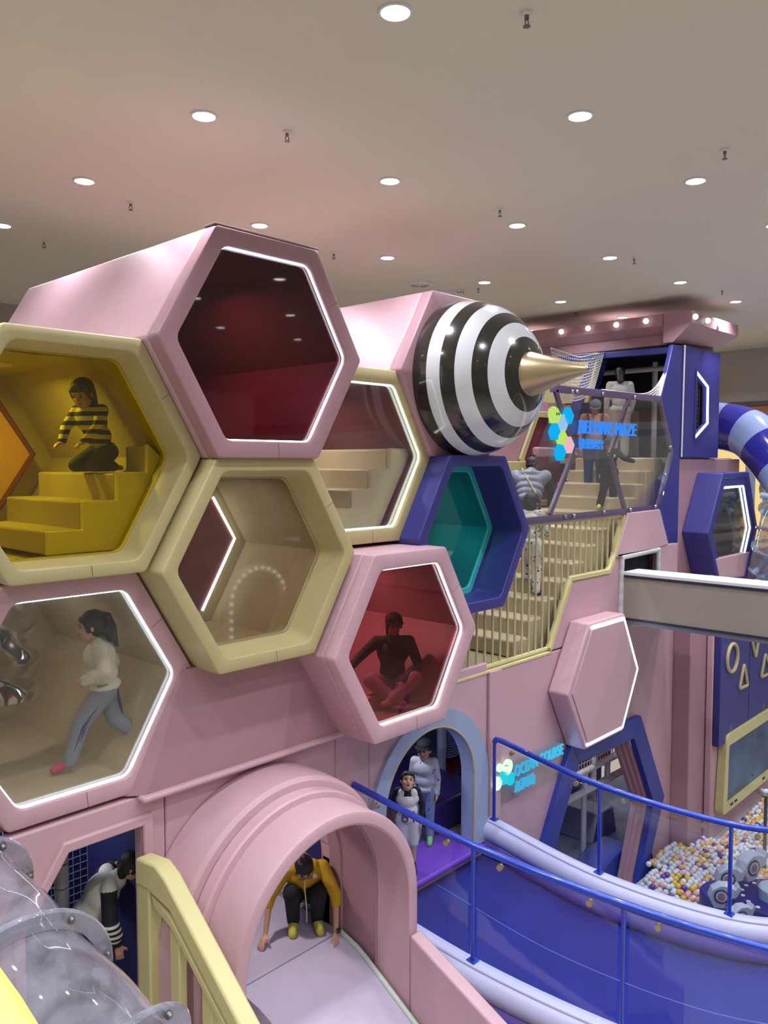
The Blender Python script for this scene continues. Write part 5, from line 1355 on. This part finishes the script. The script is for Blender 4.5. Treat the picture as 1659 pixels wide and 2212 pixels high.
        if style == 'tuft':
            for k in range(7):
                a = k * .9; pr += [('c', V(-.1, 0, .5), .09 * H, V(-.12 + .22 * math.cos(a), .22 * math.sin(a), .78), .02 * H)]
        return fuse(name, pr, m, s.root, .008, 2)
    def cap(s, m, brim=True, name='cap'):
        H = s.HH; V = s.V; RH = s.RH
        pr = [('e', V(-.06, 0, .26), (.47 * H, .43 * H, .34 * H), RH)]
        c = fuse(name, pr, m, s.root, .008, 2)
        if brim:
            g = G(); l = []
            for k in range(13):
                a = math.pi * (k / 12 - .5); l.append([V(.30 * math.cos(a) + .05, .40 * math.sin(a), .24), V(.30 + .40 * math.cos(a) - .05, .40 * math.sin(a), .23), V(.30 + .40 * math.cos(a) - .05, .40 * math.sin(a), .20), V(.30 * math.cos(a) + .05, .40 * math.sin(a), .20)])
            g.loft(l, True, True, True); obj('cap_brim', g, m, c, smooth=True)
        return c
tocam = lambda p: math.atan2(-p[1], -p[0])

# 1 running girl in pod D (moves to the left of the picture = towards -x)
M['knit'] = mat('cream_knit', (226, 220, 200), .85, bump=.5, bscale=90)
M['greytrousers'] = mat('grey_trousers', (134, 140, 152), .8, bump=.2)
M['navy'] = mat('navy_cloth', (44, 52, 110), .8); M['pinksock'] = mat('pink_sock', (206, 70, 110), .8)
b = P(215, 1648, y=6.62); b = Vector((P(228, 1500, y=6.30).x, 6.30, 4.31))
f = Fig('running girl with ponytail in cream sweater and grey trousers inside the pink pod', b, math.radians(152), 1.32,
        dict(kneeL=(.15, .05, .29), ankL=(.22, .05, .07), toeL=(.31, .06, .03), kneeR=(-.05, -.05, .29), ankR=(-.20, -.03, .17), toeR=(-.31, -.03, .10),
             pelvis=(.0, 0, .52), waist=(.015, 0, .60), chest=(.03, 0, .71), neck=(.05, 0, .80), head=(.08, 0, .90), shL=(.03, .095, .775), shR=(.03, -.095, .775),
             hipL=(.0, .05, .50), hipR=(0, -.05, .50), elL=(.0, .135, .64), wrL=(.12, .09, .58), elR=(-.05, -.13, .64), wrR=(.06, -.10, .57), hdL=(1, -.1, .1), hdR=(1, .1, .1), hnL=(0, .3, 1), hnR=(0, -.3, 1), curl=.9, look=(1, .1, -.05)), True)
f.body(); f.top(M['knit'], 1.0, 1.48, name='sweater'); f.pants(M['greytrousers'], 1.25, flare=1.25); f.socks(M['pinksock']); f.hair('ponytail')
g = G()
for k in range(3):
    o_ = .012 * k
    g.tube([f.p('hipL') + Vector((o_ * 1.3 - .02, -.085, 0)), f.p('kneeL') + Vector((o_ * 1.3 - .02, -.07, 0)), f.p('ankL') + Vector((o_ * 1.3 - .02, -.052, 0))], .005, 5)
    g.tube([f.p('hipL') + Vector((.085, -.03 - o_, 0)), f.p('kneeR') + Vector((.068, -.0 - o_, 0)), f.p('ankR') + Vector((.05, 0 - o_, .02))], .005, 5)
obj('side_stripes', g, M['navy'], f.root)
obj('print_patch', G().sph(f.p('chest', (.078, .035, 0)), (.02, .03, .055), 14, 10), mat('grey_print', (120, 118, 136), .8), f.root, smooth=True)

# 2 person with striped top behind the amber window
M['stripes'] = bands('bee_stripes', [(230, 220, 170), (30, 34, 48)], 2, .075, rough=.8)
b = Vector((3.95, 7.15, 6.28))
f = Fig('child in striped top leaning over the yellow steps behind the amber window', (3.34, 6.52, P(250, 1022, y=6.04).z), math.radians(205), 1.25,
        dict(pelvis=(-.10, 0, .16), waist=(-.05, 0, .25), chest=(.02, 0, .36), neck=(.07, 0, .44), head=(.10, 0, .52), shL=(.03, .10, .415), shR=(.03, -.10, .415), elL=(.12, .13, .30), elR=(.10, -.14, .30), wrL=(.20, .08, .20), wrR=(.19, -.10, .20), look=(1, .1, -.5), hdL=(1, 0, -.3), hdR=(1, 0, -.3), hnL=(0, 0, 1), hnR=(0, 0, 1), hipL=(-.10, .05, .14), hipR=(-.10, -.05, .14), kneeL=(.10, .07, .05), kneeR=(.10, -.07, .05), ankL=(-.14, .06, .04), ankR=(-.14, -.06, .04), toeL=(-.22, .06, .03), toeR=(-.22, -.06, .03)), True)
f.body(.011); f.top(M['stripes'], 1.0, 1.2, name='striped_sweater'); f.pants(M['navy'], 1.1); f.hair('long')

# 3 woman with cap sitting in pod F
M['olive'] = mat('dark_green_knit', (62, 74, 62), .85, bump=.3, bscale=120); M['mauvecloth'] = mat('mauve_trousers', (176, 140, 176), .8, vary=.1); M['capdark'] = mat('dark_cap', (48, 28, 40), .8)
yw_ = math.radians(228)
b = Vector((6.52, 6.02, 4.30))
f = Fig('woman in dark cap and dark green turtleneck sitting inside the red window pod', b, yw_, 1.62,
        dict(pelvis=(0, 0, .075), waist=(.02, 0, .17), chest=(.05, 0, .30), neck=(.08, 0, .405), head=(.11, 0, .50), shL=(.05, .11, .375), shR=(.05, -.11, .375),
             hipL=(.02, .055, .07), hipR=(.02, -.055, .07), kneeL=(.22, .13, .16), kneeR=(.20, -.16, .15), ankL=(.30, -.03, .04), ankR=(.28, -.02, .035), toeL=(.34, -.09, .03), toeR=(.33, .05, .03),
             elR=(.03, -.22, .27), wrR=(.10, -.33, .17), elL=(.12, .17, .22), wrL=(.26, .05, .155), hdR=(.3, -.6, -.7), hdL=(.6, -.3, -.75), hnL=(.8, .1, .6), hnR=(0, -1, .3), look=(1, .15, -.22), curl=.3))
f.body(); f.top(M['olive'], 1.0, 1.1, name='turtleneck'); f.pants(M['mauvecloth'], 1.25); f.hair('long'); c_ = f.cap(M['capdark'])
fuse('collar', [('c', f.p('neck', (0, 0, -.02)), .042 * 1.62, f.p('neck', (.01, 0, .03)), .038 * 1.62)], M['olive'], f.root)
flat = f.V(.44, 0, .30); obj('cap_emblem', G().tube([flat + Vector((0, 0, .012)), flat, flat + Vector((.008, -.008, -.012))], .004, 5), M['white'], c_)
obj('bag_strap', G().tube([f.p('shR', (.05, .05, .03)), f.p('chest', (.085, .0, 0)), f.p('waist', (.085, .05, 0)), f.p('pelvis', (.06, .10, .02))], .010, 6), M['black'], f.root, smooth=True)
obj('bare_shin', G().tube([f.p('kneeL').lerp(f.p('ankL'), .55), f.p('ankL')], [.045, .04], 12), M['skin'], f.root, smooth=True)

# 4 woman in yellow crouching on the slide landing
M['hoodie'] = mat('yellow_hoodie', (206, 164, 38), .85, bump=.25, bscale=60, vary=.06); M['blackcloth'] = mat('black_cloth', (26, 26, 34), .85); M['yellowsock'] = mat('yellow_sock', (206, 200, 90), .8)
b = Vector((5.20, 6.0, 2.212))
f = Fig('crouching woman in yellow hoodie and black trousers at the top of the slide', b, math.radians(232), 1.64,
        dict(pelvis=(-.14, 0, .16), waist=(-.09, 0, .245), chest=(.0, 0, .335), neck=(.075, 0, .40), head=(.155, -.005, .445), shL=(.03, .11, .385), shR=(.03, -.11, .385),
             hipL=(-.12, .055, .15), hipR=(-.12, -.055, .15), kneeL=(.09, .085, .255), kneeR=(.08, -.075, .26), ankL=(.0, .08, .04), ankR=(.0, -.065, .04), toeL=(.10, .09, .018), toeR=(.10, -.075, .018),
             elR=(.06, -.205, .24), wrR=(.14, -.235, .055), elL=(.10, .185, .24), wrL=(.17, .18, .05), hdR=(.75, -.35, -.4), hdL=(.3, .05, -1), hnR=(.2, -.2, 1), hnL=(.6, .6, .2), look=(.75, .12, -.78), hup=(.6, 0, .8), curl=.25), False, True)
f.body(.008); f.top(M['hoodie'], .62, 1.22, name='hoodie'); f.pants(M['blackcloth'], 1.22); f.socks(M['yellowsock']); f.hair('bun')
V = f.V; H = f.HH
fuse('hood', [('c', f.p('neck', (-.03, .05, .0)), .045 * 1.64, f.p('neck', (-.03, -.05, 0)), .045 * 1.64), ('c', f.p('neck', (-.05, 0, .02)), .05 * 1.64, f.p('neck', (-.02, 0, .0)), .04 * 1.64)], M['hoodie'], f.root)
gl_ = G()
for sg in (-1, 1):
    gl_.tube([V(.42, .15 * sg + .12 * math.cos(a), .0 + .12 * math.sin(a)) for a in [k * math.pi / 8 for k in range(16)]], .014 * H, 6, closed=True)
    gl_.tube([V(.42, .27 * sg, .02), V(.05, .37 * sg, .02)], .012 * H, 5)
gl_.tube([V(.43, -.03, .02), V(.43, .03, .02)], .012 * H, 5)
obj('glasses', gl_, M['black'], f.root, smooth=True)
obj('drawstring', G().tube([f.p('neck', (.05, .0, -.04)), f.p('chest', (.10, .0, -.04)), f.p('chest', (.12, .01, -.16)), f.p('chest', (.12, .01, -.24))], .006, 5), M['yellowcream'], f.root, smooth=True)
wl = f.p('wrL'); obj('wrist_watch', G().box((wl.x - .022, wl.y - .05, wl.z + .005), (wl.x + .022, wl.y - .02, wl.z + .05)), M['black'], f.root, bevel=.006)
c = f.p('chest', (.075, .06, .02)); obj('chest_badge', G().lathe([(.0005, .012), (.022, .010), (.024, 0)], c, f.F + Vector((0, 0, .2)), 16), M['white'], f.root, smooth=True)

# 5 boy in jersey
M['jersey'] = mat('white_jersey', (214, 214, 216), .7, bump=.2)
b = P(872, 1858, z=2.21); b = Vector((P(880, 1700, y=6.0).x, 6.0, 2.22)); bh = P(883, 1664, y=6.0).z - 2.22
f = Fig('boy in white basketball jersey over black shirt looking up in the arch', b, tocam(b) + .05, bh, dict(look=(1, .12, .62), hup=(-.5, .1, .8), neck=(.02, 0, .82), head=(.03, .0, .905), curl=.4, elL=(-.03, .15, .64), elR=(-.03, -.15, .64)), True)
f.body(.008); f.top(M['blackcloth'], 1.0, 1.08, name='undershirt'); f.pants(M['jersey'], 1.3, 'shorts', upto=.1); f.hair('short'); f.socks(M['blackcloth'])
h = f.h; R3 = f.torso_rot()
fuse('jersey', [('e', f.p('chest', (.004, 0, -.02)), (.086 * h, .100 * h, .09 * h), R3), ('e', f.p('waist'), (.084 * h, .105 * h, .10 * h), R3), ('e', f.p('pelvis'), (.086 * h, .108 * h, .06 * h), R3), ('c', f.p('shL', (.02, -.035, -.01)), .044 * h, f.p('chest', (0, .05, 0)), .07 * h), ('c', f.p('shR', (.02, .035, -.01)), .044 * h, f.p('chest', (0, -.05, 0)), .07 * h)], M['jersey'], f.root)
num = flat_text('61', 0, .15, 0, .13, 0, M['navy'], 'jersey_number', None, .01)
num.parent = f.root; num.matrix_parent_inverse = Matrix.Identity(4)
num.rotation_euler = (0, 0, math.atan2(f.F.y, f.F.x) + math.pi / 2); num.location = f.F * .108 - f.L * -.0 + Vector((0, 0, .60)) + (f.L * -.075)
obj('open_mouth', G().sph(f.V(.365, 0, -.25), (.035 * f.HH, .06 * f.HH, .055 * f.HH), 12, 8, rot=f.RH), M['dark'], f.root, smooth=True)

# 6 child with black cap, star sweater, green socks
M['starsweat'] = spots('grey_star_sweater', (176, 180, 190), [(60, 80, 160), (176, 180, 190), (80, 96, 170)], 15, .24)
M['starpants'] = spots('pale_blue_print_trousers', (120, 140, 180), [(60, 70, 120), (120, 140, 180)], 20, .2); M['greensock'] = mat('green_sock', (110, 196, 130), .8)
b = P(916, 1815, z=2.22)
f = Fig('child in black cap, grey sweater with blue stars and green socks in the arch', b, tocam(b) - .15, 1.24, dict(look=(1, -.2, -.02), curl=.5), True)
f.body(.009); f.top(M['starsweat'], .98, 1.3, name='sweater'); f.pants(M['starpants'], 1.15, 'trousers'); f.socks(M['greensock']); f.hair('short'); f.cap(M['blackcloth'], True)

# 7 person with white vest behind the net window
M['offwhite'] = mat('off_white_cloth', (206, 204, 194), .8, bump=.15)
b = Vector((P(228, 2100, y=6.35).x, 6.35, 2.21))
f = Fig('person with long black hair in white and black jacket bending behind the net window', b, math.radians(-25), 1.66,
        dict(pelvis=(-.12, 0, .42), waist=(-.08, 0, .50), chest=(-.01, 0, .60), neck=(.07, 0, .675), head=(.14, 0, .71), look=(1, -.1, -.5), shL=(.02, .10, .655), shR=(.02, -.10, .655), elL=(.0, .2, .60), wrL=(.07, .14, .67), elR=(.02, -.14, .50), wrR=(.06, -.12, .37), hipL=(-.12, .05, .40), hipR=(-.12, -.05, .40), kneeL=(-.02, .05, .24), kneeR=(-.02, -.05, .24), ankL=(-.1, .05, .045), ankR=(-.1, -.05, .045), toeL=(0, .05, .02), toeR=(0, -.05, .02)))
f.body(.010); f.top(M['offwhite'], 0, 1.3, name='vest'); f.pants(M['blackcloth'], 1.15); f.hair('long')
h = f.h; M['cuffstripes'] = bands('sleeve_stripes', [(28, 30, 44), (222, 220, 210)], 2, .05, rough=.8)
for q in 'LR':
    s_ = fuse('sleeve', [('c', f.p('sh' + q), .042 * h, f.p('el' + q), .038 * h), ('c', f.p('el' + q), .038 * h, f.p('el' + q).lerp(f.p('wr' + q), .8), .032 * h)], M['blackcloth'], f.root)
fuse('striped_sleeve_band', [('c', f.p('elR').lerp(f.p('wrR'), .05), .044 * h, f.p('elR').lerp(f.p('wrR'), .55), .041 * h)], M['cuffstripes'], f.root, .008, 1)

# 8 adult in grey quilted vest bending over
M['quilt'] = bands('grey_quilted', [(140, 146, 160), (132, 138, 152)], 2, .13, rough=.6)
b = Vector((10.75, 6.95, 5.2))
f = Fig('adult in grey quilted puffer vest seen from behind on the stairs', (10.55, 6.9, 5.38), math.radians(25), 1.68,
        dict(pelvis=(-.10, 0, .50), waist=(-.05, 0, .59), chest=(.03, 0, .70), neck=(.09, 0, .78), head=(.15, 0, .85), look=(1, -.1, -.45), shL=(.06, .125, .765), shR=(.06, -.125, .765), elL=(.10, .17, .62), elR=(.12, -.18, .62), wrL=(.16, .12, .49), wrR=(.18, -.16, .49), hipL=(-.1, .055, .48), hipR=(-.1, -.055, .48)))
f.body(.012); f.top(M['blackcloth'], 1.0, 1.1, name='long_sleeve_shirt', voxel=.012); f.pants(M['blackcloth'], 1.1, voxel=.012); f.hair('tuft')
h = f.h; R3 = f.torso_rot(); pr = []
for k in range(5):
    c = f.p('pelvis').lerp(f.p('neck'), .12 + .19 * k); pr.append(('e', c, (.098 * h, (.118 + .008 * k) * h, .052 * h), R3))
pr += [('c', f.p('shL', (0, .01, -.01)), .058 * h, f.p('chest', (0, .05, 0)), .08 * h), ('c', f.p('shR', (0, -.01, -.01)), .058 * h, f.p('chest', (0, -.05, 0)), .08 * h), ('c', f.p('neck', (0, 0, -.02)), .055 * h, f.p('neck', (.01, 0, .01)), .05 * h)]
fuse('puffer_vest', pr, M['quilt'], f.root, .012, 2)
obj('bag_strap', G().tube([f.p('shL', (-.02, -.05, .06)), f.p('chest', (-.10, 0, .02)), f.p('waist', (-.10, -.09, 0))], .012, 6), M['cream'], f.root, smooth=True)

# 9 child in spotted pyjamas
M['spotted'] = spots('spotted_pyjamas', (226, 222, 214), [(30, 34, 60), (206, 120, 60), (30, 34, 60), (140, 50, 50)], 15, .26); M['bluesock'] = mat('blue_sock', (30, 90, 190), .8)
b = Vector((9.86, 6.42, 4.96))
f = Fig('child in white pyjamas with dark and orange spots and blue socks behind the balusters', (9.86, 6.42, 4.96), math.radians(20), 1.46, dict(look=(1, -.5, -.5), head=(.05, 0, .90), neck=(.03, 0, .81), kneeL=(.14, .06, .36), ankL=(.10, .06, .17), toeL=(.2, .07, .15), elR=(.05, -.13, .65), wrR=(.14, -.12, .56), hdR=(1, 0, 0)), True)
f.body(.010); f.top(M['spotted'], .98, 1.2, name='pyjama_top'); f.pants(M['spotted'], 1.2, 'pyjama_trousers'); f.socks(M['bluesock']); f.hair('bob')

# 10 woman with backpack going down the upper stairs
M['peachcloth'] = mat('peach_cloth', (214, 168, 158), .8); M['greycap'] = mat('grey_bucket_hat', (110, 112, 118), .85)
b = Vector((12.78, 6.95, 6.30))
f = Fig('woman in peach top with backpack straps and grey hat on the upper steps', (12.70, 7.0, 6.30), tocam((12.8, 6.9)) + .1, 1.66, dict(look=(.8, -.1, -.6), hup=(.5, 0, .85), head=(.04, 0, .90), curl=.4, kneeL=(.09, .055, .27), ankL=(.05, .06, .045)))
f.body(.012); f.top(M['peachcloth'], .5, 1.15, name='blouse', voxel=.012); f.pants(M['navy'], 1.15, voxel=.012); f.socks(M['blackcloth']); f.hair('bob'); f.cap(M['greycap'], True, 'bucket_hat')
for q, sg in (('L', 1), ('R', -1)):
    obj('backpack_strap', G().tube([f.p('sh' + q, (-.05, -.03 * sg, .04)), f.p('sh' + q, (.05, -.03 * sg, .035)), f.p('chest', (.085, .065 * sg, 0)), f.p('waist', (.04, .085 * sg, .0))], .018, 8), M['maroon'], f.root, smooth=True)
# 11 boy in black
b = Vector((12.20, 6.45, 6.11))
f = Fig('boy in black tracksuit looking down on the upper steps behind the sign', b, tocam(b), 1.16, dict(look=(.8, 0, -.6), hup=(.5, 0, .85), head=(.045, 0, .89), elL=(0, .20, .70), wrL=(.02, .33, .66), hdL=(0, 1, .1), hnL=(0, 0, 1), kneeR=(.05, -.07, .28), ankR=(.06, -.12, .05), toeR=(.15, -.14, .02)), True)
f.body(.010); f.top(M['blackcloth'], .98, 1.3, name='sweatshirt'); f.pants(M['blackcloth'], 1.35, flare=1.2); f.socks(M['yellowsock']); f.hair('fringe')
# 12 woman in white from behind, on the tower deck
b = Vector((13.62, 7.02, 6.95))
f = Fig('woman in white seen from behind with long black hair at the tower opening', b, math.radians(35), 1.62, dict(look=(1, 0, -.3), curl=.4, elR=(.03, -.15, .63), wrR=(.08, -.13, .50)))
f.body(.012); f.top(M['offwhite'], 1, 1.15, name='sweater', voxel=.012); f.pants(M['offwhite'], 1.3, voxel=.012, flare=1.2); f.hair('long'); f.socks(M['offwhite'])
